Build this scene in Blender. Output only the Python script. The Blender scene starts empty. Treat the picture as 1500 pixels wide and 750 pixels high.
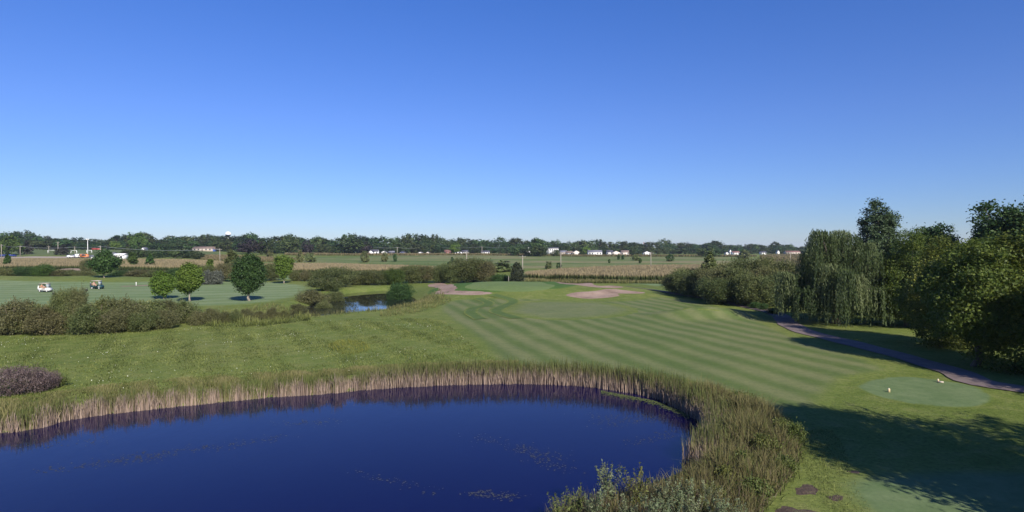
import bpy, math, random
import numpy as np
from mathutils import Vector, Matrix
from mathutils.geometry import delaunay_2d_cdt

random.seed(7)
R0 = np.random.default_rng(7)
PI = math.pi
sc = bpy.context.scene
COL = sc.collection

# ------------------------------------------------------------------ camera
H = 9.5                 # drone height over the lawn
FP = 880.0              # focal length in photo pixels (1500 wide)
YH = 362.0              # true horizon row
PITCH = math.atan((375 - YH) / FP)
cam_d = bpy.data.cameras.new('camera')
cam = bpy.data.objects.new('camera', cam_d)
COL.objects.link(cam)
cam.location = (0, 0, H)
cam.rotation_euler = (PI / 2 - PITCH, 0, 0)
cam_d.sensor_width = 36
cam_d.lens = 36 * FP / 1500
cam_d.clip_start = 0.3
cam_d.clip_end = 20000
sc.camera = cam

# ------------------------------------------------------------------ light
SUN_EL = math.radians(32)
SHD = Vector((-0.45, 0.893, 0)).normalized()      # direction shadows fall
sun_d = bpy.data.lights.new('sun', 'SUN')
sun_d.energy = 4.6
sun_d.angle = math.radians(0.55)
sun_d.color = (1.0, 0.93, 0.80)
sun = bpy.data.objects.new('sun', sun_d)
COL.objects.link(sun)
trav = Vector((SHD.x * math.cos(SUN_EL), SHD.y * math.cos(SUN_EL), -math.sin(SUN_EL)))
sun.rotation_euler = trav.to_track_quat('-Z', 'Y').to_euler()
sun.location = (40, -80, 60)

W = bpy.data.worlds.new('World')
sc.world = W
W.use_nodes = True
wn = W.node_tree
bg = wn.nodes['Background']
sky = wn.nodes.new('ShaderNodeTexSky')
sky.sky_type = 'NISHITA'
sky.sun_disc = False
sky.sun_elevation = SUN_EL
sky.sun_rotation = math.atan2(-SHD.x, -SHD.y)
sky.altitude = 200
sky.air_density = 1.0
sky.dust_density = 0.0
sky.ozone_density = 4.5
# the morning sky is bluer than the model's: a tint that varies a little with elevation
sg = wn.nodes.new('ShaderNodeTexCoord'); sx_ = wn.nodes.new('ShaderNodeSeparateXYZ'); rp = wn.nodes.new('ShaderNodeValToRGB'); mx_ = wn.nodes.new('ShaderNodeMix')
mx_.data_type = 'RGBA'; mx_.blend_type = 'MULTIPLY'; mx_.inputs[0].default_value = 1.0
wn.links.new(sg.outputs['Generated'], sx_.inputs[0]); wn.links.new(sx_.outputs[2], rp.inputs[0])
e_ = rp.color_ramp.elements
e_.new(.2); e_.new(.10)
for el_, (p_, c_) in zip(e_, ((0.0, (.43, .50, .70)), (.10, (.44, .53, .80)), (.20, (.45, .55, .88)), (.42, (.34, .56, 1.0)))):
    el_.position = p_; el_.color = (*c_, 1)
wn.links.new(sky.outputs[0], mx_.inputs[6]); wn.links.new(rp.outputs[0], mx_.inputs[7])
wn.links.new(mx_.outputs[2], bg.inputs[0])
bg.inputs[1].default_value = 0.10

vs = sc.view_settings
vs.view_transform = 'Standard'
vs.look = 'None'
vs.exposure = 0.6
vs.gamma = 1.0
vs.use_curve_mapping = False
sc.cycles.use_denoising = True
sc.cycles.max_bounces = 6
sc.cycles.diffuse_bounces = 3
sc.cycles.transmission_bounces = 4
sc.cycles.transparent_max_bounces = 8
sc.cycles.volume_bounces = 0

# ------------------------------------------------------------------ helpers
def sm(a, b, x):
    t = np.clip((np.asarray(x, float) - a) / (b - a), 0, 1)
    return t * t * (3 - 2 * t)

def catmull(P, n=6, closed=True):
    P = np.array(P, float)
    out = []
    N = len(P)
    for i in range(N if closed else N - 1):
        if closed:
            a, b, c, d = P[(i - 1) % N], P[i], P[(i + 1) % N], P[(i + 2) % N]
        else:
            a, b, c, d = P[max(i - 1, 0)], P[i], P[i + 1], P[min(i + 2, N - 1)]
        for k in range(n):
            t = k / n
            out.append(0.5 * ((2 * b) + (c - a) * t + (2 * a - 5 * b + 4 * c - d) * t * t + (3 * b - a - 3 * c + d) * t ** 3))
    if not closed:
        out.append(P[-1])
    return np.array(out)

def resample(P, step, closed=True):
    P = np.array(P, float)
    Q = np.vstack([P, P[:1]]) if closed else P
    L = np.r_[0, np.cumsum(np.linalg.norm(np.diff(Q, axis=0), axis=1))]
    n = max(int(L[-1] / step), 6)
    s = np.linspace(0, L[-1], n, endpoint=not closed)
    return np.stack([np.interp(s, L, Q[:, k]) for k in range(Q.shape[1])], 1)

def sdf(poly, x, y):
    """signed distance to a closed polygon, negative inside"""
    x = np.asarray(x, float).ravel(); y = np.asarray(y, float).ravel()
    d = np.full(x.shape, 1e9); ins = np.zeros(x.shape, bool)
    N = len(poly)
    for i in range(N):
        ax, ay = poly[i][:2]; bx, by = poly[(i + 1) % N][:2]
        ex, ey = bx - ax, by - ay
        t = np.clip(((x - ax) * ex + (y - ay) * ey) / (ex * ex + ey * ey + 1e-9), 0, 1)
        d = np.minimum(d, (x - ax - t * ex) ** 2 + (y - ay - t * ey) ** 2)
        c = ((ay > y) != (by > y)) & (x < (bx - ax) * (y - ay) / ((by - ay) + 1e-12) + ax)
        ins ^= c
    d = np.sqrt(d)
    return np.where(ins, -d, d)

def ray(px, py):
    v = Vector(((px - 750) / FP, 1.0, -(py - 375) / FP))
    c, s = math.cos(PITCH), math.sin(PITCH)
    return Vector((v.x, v.y * c + v.z * s, -v.y * s + v.z * c))

def flat(px, py, z=0.0):
    d = ray(px, py)
    t = (z - H) / d.z
    return (d.x * t, d.y * t)

def at(px, d):
    """x of a thing seen at column px at depth d"""
    return (px - 750) / FP * d

def top_z(py, d):
    return H - (py - YH) / FP * d

# ------------------------------------------------------------------ shapes of water and sand, measured on the ground
WZ = -0.7
pond_px = [(0, 634), (100, 614), (200, 601), (300, 591), (400, 581), (480, 576), (560, 568), (650, 563), (750, 561),
           (830, 563), (900, 570), (960, 582), (1000, 598), (1036, 619), (1044, 640), (1034, 662), (1000, 690), (930, 716), (850, 738), (805, 760)]
pond = [flat(a, b, WZ) for a, b in pond_px] + [(-1.0, 18.5), (-6, 14.5), (-16, 11), (-32, 9), (-52, 12), (-60, 20), (-52, 27), (-40, 30.5)]
POND = resample(catmull(pond, 6), 0.9)
CZ = -1.0
creek_px = [(370, 472), (415, 463), (440, 452), (480, 440), (507, 431), (545, 427), (575, 426), (596, 432), (612, 441), (606, 449), (570, 457), (510, 463), (450, 470), (400, 474)]
creek = [flat(a, b, CZ) for a, b in creek_px]
CREEK = resample(catmull(creek, 5), 1.6)
GR = (3.0, 126.0)     # middle of the putting green's plateau

FARX = [-400, 0, 250, 330, 400, 545, 700, 850, 1000, 1200, 1900]
FARZ = [7, 7, 7, 5.2, 3.6, 2.4, 2.4, 1.0, 0.6, 0.2, 0.2]
BUNK = []             # filled below, before the terrain is meshed
MOUNDS = []

def hgt(x, y, bunk=True):
    x = np.asarray(x, float); y = np.asarray(y, float)
    shp = np.broadcast(x, y).shape
    x = np.broadcast_to(x, shp).ravel(); y = np.broadcast_to(y, shp).ravel()
    d = np.hypot(x, y)
    z = 0.10 * np.sin(x * .11 + 1.3) * np.sin(y * .09) + 0.06 * np.sin(x * .23 + y * .17) + 0.03 * np.sin(x * .6 - y * .45)
    z *= sm(15, 50, d)
    # plateau of the green
    r = np.hypot((x - GR[0]) / 30, (y - GR[1]) / 21)
    z += 1.9 * (1 - sm(.3, 1.15, r))
    # ridge behind the carts, two swells
    for (mx, my, sx, sy, h) in ((-150, 168, 26, 12, 1.3), (-112, 166, 22, 12, 1.25), (-160, 217, 12, 10, 1.6), (-120, 205, 30, 9, .6)):
        z += h * np.exp(-((x - mx) / sx) ** 2 - ((y - my) / sy) ** 2)
    for (mx, my, sx, sy, h) in MOUNDS:
        z += h * np.exp(-((x - mx) / sx) ** 2 - ((y - my) / sy) ** 2)
    # far slope up to the town
    px = 750 + FP * x / np.maximum(y, 20)
    fz = np.interp(px, FARX, FARZ)
    z += fz * np.where(y > 0, np.clip((y - 225) / 270, 0, 1) ** 1.05, 0)
    # pond and creek bowls
    m = (d < 90)
    if m.any():
        s = sdf(POND, x[m], y[m])
        z[m] = z[m] * sm(0, 6, s) - 1.5 * (1 - sm(-2.2, 2.0, s))
    m = (d > 70) & (d < 190) & (x < 0)
    if m.any():
        s = sdf(CREEK, x[m], y[m])
        z[m] = z[m] * sm(0, 8, s) - 1.9 * (1 - sm(-3.0, 3.4, s))
    if bunk:
        for P, dep in BUNK:
            c = P.mean(0); rr = np.abs(P - c).max() * 1.5 + 4
            m = (np.abs(x - c[0]) < rr) & (np.abs(y - c[1]) < rr)
            if m.any():
                s = sdf(P, x[m], y[m])
                z[m] -= dep * (1 - sm(-3.0, .2, s))
    return z.reshape(shp)

def hz(x, y):
    return float(hgt(np.array([x]), np.array([y]))[0])

def G(px, py, bunk=True):
    """where the view ray through a photo pixel meets the terrain"""
    d = ray(px, py)
    t = np.concatenate([np.arange(8, 240, .5), np.arange(240, 1200, 3)])
    zr = H + d.z * t
    h = hgt(d.x * t, d.y * t, bunk)
    k = np.argmax(zr < h)
    if not (zr < h).any():
        k = len(t) - 1
    t0, t1 = t[max(k - 1, 0)], t[k]
    for _ in range(18):
        tm = .5 * (t0 + t1)
        if H + d.z * tm < float(hgt(np.array([d.x * tm]), np.array([d.y * tm]), bunk)[0]): t1 = tm
        else: t0 = tm
    return (d.x * t1, d.y * t1)

c = flat(1050, 464)
MOUNDS.append((c[0], c[1], 5.4, 2.5, 1.3))
MOUNDS.append((c[0] - 5, c[1] + 1.5, 4, 2.4, .55))

bpx_left = [(627, 417), (650, 415), (668, 418), (673, 422), (667, 425), (690, 426), (721, 428), (714, 431), (680, 432), (642, 431), (631, 429), (641, 426), (637, 421)]
bpx_front = [(829, 432), (845, 428), (870, 426.5), (888, 423.5), (905, 424), (943, 428), (938, 430), (905, 430), (908, 433), (890, 436), (860, 437.5), (838, 435)]
bpx_back = [(793, 411.5), (815, 411.5), (840, 413), (862, 414.5), (870, 417), (900, 418.5), (913, 420.5), (905, 422), (875, 421), (850, 418), (815, 414.5)]
for bp in (bpx_left, bpx_front, bpx_back):
    P = resample(catmull([G(a, b, False) for a, b in bp], 5), .8)
    BUNK.append([P, .3])

# ------------------------------------------------------------------ materials
def new_mat(name):
    m = bpy.data.materials.new(name)
    m.use_nodes = True
    nt = m.node_tree
    return m, nt, nt.nodes['Principled BSDF']

def N(nt, typ, **kw):
    n = nt.nodes.new(typ)
    for k, v in kw.items():
        if k.startswith('i_'):
            n.inputs[k[2:].replace('_', ' ')].default_value = v
        elif k.startswith('n_'):
            n.inputs[int(k[2:])].default_value = v
        else:
            setattr(n, k, v)
    return n

def L(nt, a, b):
    nt.links.new(a, b)

def rgba(c):
    return (c[0], c[1], c[2], 1.0)

def ramp(nt, fac, stops):
    r = nt.nodes.new('ShaderNodeValToRGB')
    e = r.color_ramp.elements
    while len(e) < len(stops): e.new(.5)
    for i, (p, c) in enumerate(stops):
        e[i].position = p
        e[i].color = rgba(c) if not np.isscalar(c) else (c, c, c, 1)
    L(nt, fac, r.inputs[0])
    return r.outputs[0]

def noise(nt, vec, scale, detail=3, rough=.55, dist=0.0):
    n = N(nt, 'ShaderNodeTexNoise')
    n.inputs['Scale'].default_value = scale
    n.inputs['Detail'].default_value = detail
    n.inputs['Roughness'].default_value = rough
    n.inputs['Distortion'].default_value = dist
    if vec is not None: L(nt, vec, n.inputs['Vector'])
    return n.outputs['Fac']

def mix(nt, fac, a, b, typ='MIX'):
    n = N(nt, 'ShaderNodeMix', data_type='RGBA', blend_type=typ)
    for s, v in ((n.inputs[0], fac), (n.inputs[6], a), (n.inputs[7], b)):
        if hasattr(v, 'is_linked'): L(nt, v, s)
        else: s.default_value = v if np.isscalar(v) else rgba(v)
    return n.outputs[2]

def mth(nt, op, a, b=0.0, c=0.0, clamp=False):
    n = N(nt, 'ShaderNodeMath', operation=op, use_clamp=clamp)
    for s, v in zip(n.inputs, (a, b, c)):
        if hasattr(v, 'is_linked'): L(nt, v, s)
        else: s.default_value = v
    return n.outputs[0]

def pos(nt):
    return N(nt, 'ShaderNodeNewGeometry').outputs['Position']

def attr(nt, name):
    return N(nt, 'ShaderNodeAttribute', attribute_name=name).outputs['Fac']

def bump(nt, p, h, strength, dist):
    b = N(nt, 'ShaderNodeBump')
    b.inputs['Strength'].default_value = strength
    b.inputs['Distance'].default_value = dist
    L(nt, h, b.inputs['Height'])
    L(nt, b.outputs[0], p.inputs['Normal'])

def plain(name, c, rough=.6, var=.12, scale=2.0, metal=0.0, spec=.5):
    m, nt, p = new_mat(name)
    tc = N(nt, 'ShaderNodeTexCoord').outputs['Object']
    f = noise(nt, tc, scale, 4)
    lo = tuple(v * (1 - var) for v in c); hi = tuple(min(1, v * (1 + var)) for v in c)
    L(nt, ramp(nt, f, [(.3, lo), (.7, hi)]), p.inputs['Base Color'])
    p.inputs['Roughness'].default_value = rough
    p.inputs['Metallic'].default_value = metal
    p.inputs['Specular IOR Level'].default_value = spec
    return m

# colours of grass
def rough_colour(nt, P):
    big = noise(nt, P, .045, 3, .6)
    mid = noise(nt, P, .6, 5, .68, .6)
    fine = noise(nt, P, 5.0, 4, .7)
    c1 = ramp(nt, big, [(.32, (.100, .136, .032)), (.5, (.138, .172, .044)), (.68, (.185, .195, .064))])
    c2 = ramp(nt, mid, [(.28, (.068, .108, .022)), (.5, (.135, .172, .044)), (.72, (.225, .225, .090))])
    c = mix(nt, .5, c1, c2)
    k = ramp(nt, fine, [(.25, (.55, .58, .55)), (.5, (1, 1, 1)), (.78, (1.35, 1.3, 1.25))])
    return mix(nt, 1.0, c, k, 'MULTIPLY'), fine

def grass_mat(name, own, stripe=None, edge_noise=.5, fine_amt=1.0):
    """own(nt, P) -> colour output of the mown grass; fades into the rough colour near the sheet's edge"""
    m, nt, p = new_mat(name)
    P = pos(nt)
    rc, fine = rough_colour(nt, P)
    if own is None:
        col = rc
    else:
        oc = own(nt, P)
        k = ramp(nt, fine, [(.25, (.80, .82, .8)), (.5, (1, 1, 1)), (.78, (1.16, 1.14, 1.12))])
        oc = mix(nt, fine_amt, oc, mix(nt, 1.0, oc, k, 'MULTIPLY'))
        e = attr(nt, 'edge')
        e2 = mth(nt, 'MULTIPLY_ADD', mth(nt, 'SUBTRACT', noise(nt, P, .8, 4, .7), .5), edge_noise, e)
        f = N(nt, 'ShaderNodeMapRange', interpolation_type='SMOOTHSTEP')
        f.inputs[1].default_value = .15; f.inputs[2].default_value = .75
        L(nt, e2, f.inputs[0])
        col = mix(nt, f.outputs[0], rc, oc)
    L(nt, col, p.inputs['Base Color'])
    p.inputs['Roughness'].default_value = .75
    p.inputs['Specular IOR Level'].default_value = .03
    bump(nt, p, noise(nt, P, 7.0, 5, .7), .55 if own is None else .22, .12)
    return m

def stripes(direction, period, light, dark, warp=.5, soft=.35):
    def f(nt, P):
        nx, ny = -direction[1], direction[0]
        l = math.hypot(nx, ny); nx /= l; ny /= l
        sx = N(nt, 'ShaderNodeSeparateXYZ'); L(nt, P, sx.inputs[0])
        u = mth(nt, 'ADD', mth(nt, 'MULTIPLY', sx.outputs[0], nx), mth(nt, 'MULTIPLY', sx.outputs[1], ny))
        u = mth(nt, 'ADD', u, mth(nt, 'MULTIPLY', mth(nt, 'SUBTRACT', noise(nt, P, .06, 2), .5), warp * 6))
        w = mth(nt, 'SINE', mth(nt, 'MULTIPLY', u, 2 * PI / period))
        w = mth(nt, 'MULTIPLY_ADD', w, .5 / soft * .5, .5, True)
        pa = noise(nt, P, .12, 4, .6)
        w2 = mth(nt, 'MULTIPLY_ADD', mth(nt, 'SUBTRACT', pa, .5), 1.5, w, True)
        w2 = mth(nt, 'MULTIPLY_ADD', mth(nt, 'SUBTRACT', noise(nt, P, 2.4, 4, .7), .5), .7, w2, True)
        c = mix(nt, w2, dark, light)
        v = ramp(nt, noise(nt, P, .05, 4, .65), [(.3, (.86, .92, .84)), (.55, (1, 1, 1)), (.75, (1.16, 1.08, 1.12))])
        c = mix(nt, 1.0, c, v, 'MULTIPLY')
        v = ramp(nt, noise(nt, P, 1.1, 4, .7), [(.3, (.88, .9, .88)), (.7, (1.1, 1.08, 1.08))])
        return mix(nt, 1.0, c, v, 'MULTIPLY')
    return f

def mottled(a, b, s=.25):
    def f(nt, P):
        c = ramp(nt, noise(nt, P, s, 4, .65), [(.3, a), (.7, b)])
        v = ramp(nt, noise(nt, P, 1.6, 4, .7), [(.3, (.88, .9, .88)), (.7, (1.1, 1.08, 1.08))])
        return mix(nt, 1.0, c, v, 'MULTIPLY')
    return f

M_rough = grass_mat('rough grass', None)
M_fair = grass_mat('mown fairway', stripes((.28, -.96), 3.0, (.164, .180, .078), (.102, .140, .045), .22, .5))
M_fair2 = grass_mat('mown far fairway', stripes((.9, .35), 7.0, (.195, .245, .125), (.145, .198, .088), 1.0, .6), edge_noise=.35)
M_appr = grass_mat('approach grass', mottled((.125, .155, .062), (.165, .182, .085), .2))
M_green = grass_mat('green grass', mottled((.120, .172, .060), (.145, .195, .074), .3), edge_noise=.2, fine_amt=.4)
M_collar = grass_mat('collar grass', mottled((.058, .115, .028), (.080, .140, .036), .3), edge_noise=.4)
M_tee = grass_mat('tee grass', mottled((.104, .155, .066), (.150, .196, .094), .5), edge_noise=.3, fine_amt=.6)
def banded(stops, sx, sy):
    def f(nt, P):
        mp = N(nt, 'ShaderNodeMapping'); mp.inputs['Scale'].default_value = (sx, sy, 1); L(nt, P, mp.inputs[0])
        c = ramp(nt, noise(nt, mp.outputs[0], 1.0, 4, .6), stops)
        v = ramp(nt, noise(nt, P, .15, 4, .7), [(.3, (.8, .84, .8)), (.7, (1.18, 1.14, 1.12))])
        return mix(nt, 1.0, c, v, 'MULTIPLY')
    return f
M_meadow = grass_mat('meadow bands', banded([(.36, (.080, .125, .036)), (.46, (.125, .165, .055)), (.53, (.165, .180, .075)), (.62, (.225, .195, .105))], .005, .045), edge_noise=.5)
M_park = grass_mat('field grass', mottled((.098, .128, .046), (.125, .155, .062), .02), edge_noise=.3)
M_tan = grass_mat('dry meadow grass', mottled((.150, .150, .060), (.115, .135, .045), .03), edge_noise=.6)

def sand_mat():
    m, nt, p = new_mat('bunker sand')
    P = pos(nt)
    c = ramp(nt, noise(nt, P, .22, 5, .7), [(.3, (.205, .145, .115)), (.5, (.29, .212, .170)), (.72, (.36, .270, .220))])
    v = ramp(nt, noise(nt, P, 3.0, 4, .7), [(.3, (.85, .84, .83)), (.7, (1.1, 1.1, 1.1))])
    L(nt, mix(nt, 1.0, c, v, 'MULTIPLY'), p.inputs['Base Color'])
    p.inputs['Roughness'].default_value = .95
    p.inputs['Specular IOR Level'].default_value = .03
    bump(nt, p, noise(nt, P, 2.2, 4, .6), .5, .15)
    return m
M_sand = sand_mat()

def path_mat():
    m, nt, p = new_mat('asphalt path')
    P = pos(nt)
    c = ramp(nt, noise(nt, P, .8, 5, .7), [(.3, (.150, .118, .112)), (.6, (.200, .158, .148)), (.8, (.235, .190, .178))])
    v = ramp(nt, noise(nt, P, 30, 2, .7), [(.3, (.85, .85, .85)), (.7, (1.12, 1.12, 1.12))])
    L(nt, mix(nt, 1.0, c, v, 'MULTIPLY'), p.inputs['Base Color'])
    p.inputs['Roughness'].default_value = .95
    p.inputs['Specular IOR Level'].default_value = .08
    bump(nt, p, noise(nt, P, 25, 3, .7), .3, .02)
    return m
M_path = path_mat()

def dirt_mat():
    m, nt, p = new_mat('bare soil')
    P = pos(nt)
    L(nt, ramp(nt, noise(nt, P, 2.5, 5, .7), [(.3, (.045, .028, .020)), (.55, (.085, .056, .038)), (.75, (.095, .100, .036))]), p.inputs['Base Color'])
    p.inputs['Roughness'].default_value = .95
    bump(nt, p, noise(nt, P, 6, 4, .7), .8, .15)
    return m
M_dirt = dirt_mat()

def water_mat(name, base, rough, bs, tint=(1, 1, 1, 1)):
    m, nt, p = new_mat(name)
    P = pos(nt)
    L(nt, ramp(nt, noise(nt, P, .06, 3), [(.3, base), (.7, tuple(v * 1.15 for v in base))]), p.inputs['Base Color'])
    p.inputs['Roughness'].default_value = rough
    p.inputs['IOR'].default_value = 1.33
    p.inputs['Specular Tint'].default_value = tint
    mp = N(nt, 'ShaderNodeMapping'); mp.inputs['Scale'].default_value = (1, .55, 1)
    L(nt, P, mp.inputs[0])
    h = mth(nt, 'ADD', noise(nt, mp.outputs[0], 2.2, 3, .6), mth(nt, 'MULTIPLY', noise(nt, mp.outputs[0], .35, 2), 2.0))
    bump(nt, p, h, bs, .02)
    return m
M_water = water_mat('pond water', (.003, .002, .034), .03, .3, (.80, .68, 1.0, 1))
M_creek = water_mat('creek water', (.010, .012, .014), .02, .10)

def leaf_mat(name, cols, trans=.30, rnd=.12, hue=.02, rough=.55):
    m, nt, p = new_mat(name)
    t = attr(nt, 'tint')
    c = ramp(nt, t, [(i / (len(cols) - 1), k) for i, k in enumerate(cols)])
    oi = N(nt, 'ShaderNodeObjectInfo').outputs['Random']
    hs = N(nt, 'ShaderNodeHueSaturation')
    L(nt, mth(nt, 'MULTIPLY_ADD', oi, 2 * hue, .5 - hue), hs.inputs['Hue'])
    o2 = mth(nt, 'FRACT', mth(nt, 'MULTIPLY', oi, 7.31))
    L(nt, mth(nt, 'MULTIPLY_ADD', o2, 2 * rnd, 1 - rnd), hs.inputs['Value'])
    L(nt, c, hs.inputs['Color'])
    L(nt, hs.outputs[0], p.inputs['Base Color'])
    p.inputs['Roughness'].default_value = rough
    p.inputs['Specular IOR Level'].default_value = .25
    tr = N(nt, 'ShaderNodeBsdfTranslucent')
    L(nt, hs.outputs[0], tr.inputs[0])
    ms = N(nt, 'ShaderNodeMixShader'); ms.inputs[0].default_value = trans
    L(nt, p.outputs[0], ms.inputs[1]); L(nt, tr.outputs[0], ms.inputs[2])
    L(nt, ms.outputs[0], nt.nodes['Material Output'].inputs['Surface'])
    return m

ML_maple = leaf_mat('maple leaves', [(.030, .062, .014), (.060, .110, .022), (.100, .165, .032)])
ML_lime = leaf_mat('young maple leaves', [(.058, .105, .016), (.108, .175, .026), (.165, .235, .040)], .3, .05, .006)
ML_dark = leaf_mat('dark leaves', [(.018, .046, .013), (.042, .085, .022), (.078, .135, .036)])
ML_box = leaf_mat('box elder leaves', [(.050, .078, .014), (.112, .140, .024), (.215, .228, .040)], .38)
ML_willow = leaf_mat('willow leaves', [(.045, .068, .022), (.105, .132, .048), (.200, .220, .098)], .38)
ML_cotton = leaf_mat('cottonwood leaves', [(.030, .060, .026), (.055, .095, .040), (.085, .130, .060)], .25)
ML_far = leaf_mat('treeline leaves', [(.014, .032, .010), (.040, .068, .020), (.092, .128, .040)], .2, .40, .04)
ML_plum = leaf_mat('plum leaves', [(.020, .016, .018), (.034, .026, .030), (.050, .040, .040)], .15, .1)
ML_spruce = leaf_mat('spruce needles', [(.026, .026, .022), (.046, .044, .034), (.070, .062, .046)], .1)
ML_cedar = leaf_mat('cedar needles', [(.022, .034, .018), (.042, .056, .030), (.070, .080, .045)], .1)
ML_scrub = leaf_mat('scrub leaves', [(.055, .074, .024), (.104, .126, .042), (.175, .182, .072)], .25, .16, .025)
ML_scrub2 = leaf_mat('brown scrub leaves', [(.066, .072, .028), (.122, .124, .050), (.190, .175, .082)], .25, .16, .02)
ML_grey = leaf_mat('grey leaves', [(.060, .068, .055), (.105, .115, .092), (.160, .170, .140)], .2)
ML_silver = leaf_mat('silvery willow leaves', [(.078, .105, .044), (.140, .172, .084), (.215, .240, .135)], .25)
ML_purple = leaf_mat('withered weed stems', [(.075, .054, .054), (.135, .102, .096), (.205, .160, .148)], .15)
ML_weed = leaf_mat('weed leaves', [(.070, .090, .024), (.120, .145, .036), (.185, .195, .055)], .25)
M_bark = plain('bark', (.105, .082, .062), .9, .35, 6)
M_barkp = plain('pale bark', (.26, .225, .185), .9, .25, 6)

def reed_mat(name, low, mid, high, shift=.5):
    """tint = height along the blade, var = plant-to-plant difference"""
    m, nt, p = new_mat(name)
    t = mth(nt, 'ADD', attr(nt, 'tint'), mth(nt, 'MULTIPLY', mth(nt, 'SUBTRACT', attr(nt, 'var'), .5), shift))
    c = ramp(nt, t, [(.0, tuple(v * .8 for v in low)), (.34, low), (.60, mid), (.88, high)])
    v = ramp(nt, attr(nt, 'var'), [(0, (.68, .68, .70)), (1, (1.28, 1.25, 1.2))])
    c = mix(nt, 1.0, c, v, 'MULTIPLY')
    L(nt, c, p.inputs['Base Color'])
    p.inputs['Roughness'].default_value = .7
    p.inputs['Specular IOR Level'].default_value = .2
    tr = N(nt, 'ShaderNodeBsdfTranslucent'); L(nt, c, tr.inputs[0])
    ms = N(nt, 'ShaderNodeMixShader'); ms.inputs[0].default_value = .25
    L(nt, p.outputs[0], ms.inputs[1]); L(nt, tr.outputs[0], ms.inputs[2])
    L(nt, ms.outputs[0], nt.nodes['Material Output'].inputs['Surface'])
    return m
M_reed = reed_mat('cattail blades', (.37, .285, .235), (.165, .155, .070), (.105, .130, .040))
M_reedb = reed_mat('mixed reed blades', (.18, .14, .105), (.140, .124, .054), (.155, .142, .062))
M_bedgreen = reed_mat('green bed blades', (.060, .075, .022), (.105, .130, .034), (.150, .165, .055))
M_tuft = reed_mat('meadow grass blades', (.085, .110, .028), (.135, .168, .042), (.200, .215, .078))
M_bankg = reed_mat('bank grass blades', (.095, .105, .038), (.135, .150, .046), (.185, .170, .078))
M_corn = reed_mat('maize leaves', (.040, .056, .018), (.062, .086, .026), (.29, .238, .140), .12)
M_cropstalk = reed_mat('tall crop stems', (.10, .10, .04), (.135, .125, .055), (.18, .145, .08))
M_flower = plain('white clover', (.62, .62, .52), .8)
M_weedfloat = plain('floating pondweed', (.060, .062, .040), .8, .4, 3)
M_algae = plain('green duckweed', (.075, .095, .022), .8, .3, 3)

# ------------------------------------------------------------------ mesh building
def mk_mesh(name, V, faces, mats, attrs=None, mi=None, smooth=False):
    V = np.asarray(V, np.float32)
    me = bpy.data.meshes.new(name)
    fl = [np.asarray(f, np.int32) for f in faces if len(f)]
    nl = sum(f.size for f in fl); nf = sum(len(f) for f in fl)
    me.vertices.add(len(V)); me.vertices.foreach_set('co', V.ravel())
    me.loops.add(nl); me.polygons.add(nf)
    me.loops.foreach_set('vertex_index', np.concatenate([f.ravel() for f in fl]))
    tot = np.concatenate([np.full(len(f), f.shape[1], np.int32) for f in fl])
    st = np.r_[0, np.cumsum(tot)[:-1]].astype(np.int32)
    me.polygons.foreach_set('loop_start', st)
    if mi is not None:
        me.polygons.foreach_set('material_index', np.asarray(mi, np.int32))
    if smooth:
        me.polygons.foreach_set('use_smooth', np.ones(nf, bool))
    for k, a in (attrs or {}).items():
        at_ = me.attributes.new(k, 'FLOAT', 'POINT')
        at_.data.foreach_set('value', np.asarray(a, np.float32))
    for m in (mats if isinstance(mats, (list, tuple)) else [mats]):
        me.materials.append(m)
    me.update(calc_edges=True)
    return me

def link(name, me, parent=None, loc=(0, 0, 0), rz=0.0, s=1.0):
    o = bpy.data.objects.new(name, me)
    COL.objects.link(o)
    o.location = loc
    o.rotation_euler = (0, 0, rz)
    o.scale = (s, s, s) if np.isscalar(s) else s
    if parent: o.parent = parent
    return o

def tag(o, label, cat, group=None, kind=None):
    o['label'] = label
    if cat: o['category'] = cat
    if group: o['group'] = group
    if kind: o['kind'] = kind
    return o

def empty(name, loc, rz=0.0, s=1.0):
    o = link(name, None, None, loc, rz, s)
    o.empty_display_size = .3
    return o

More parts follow.
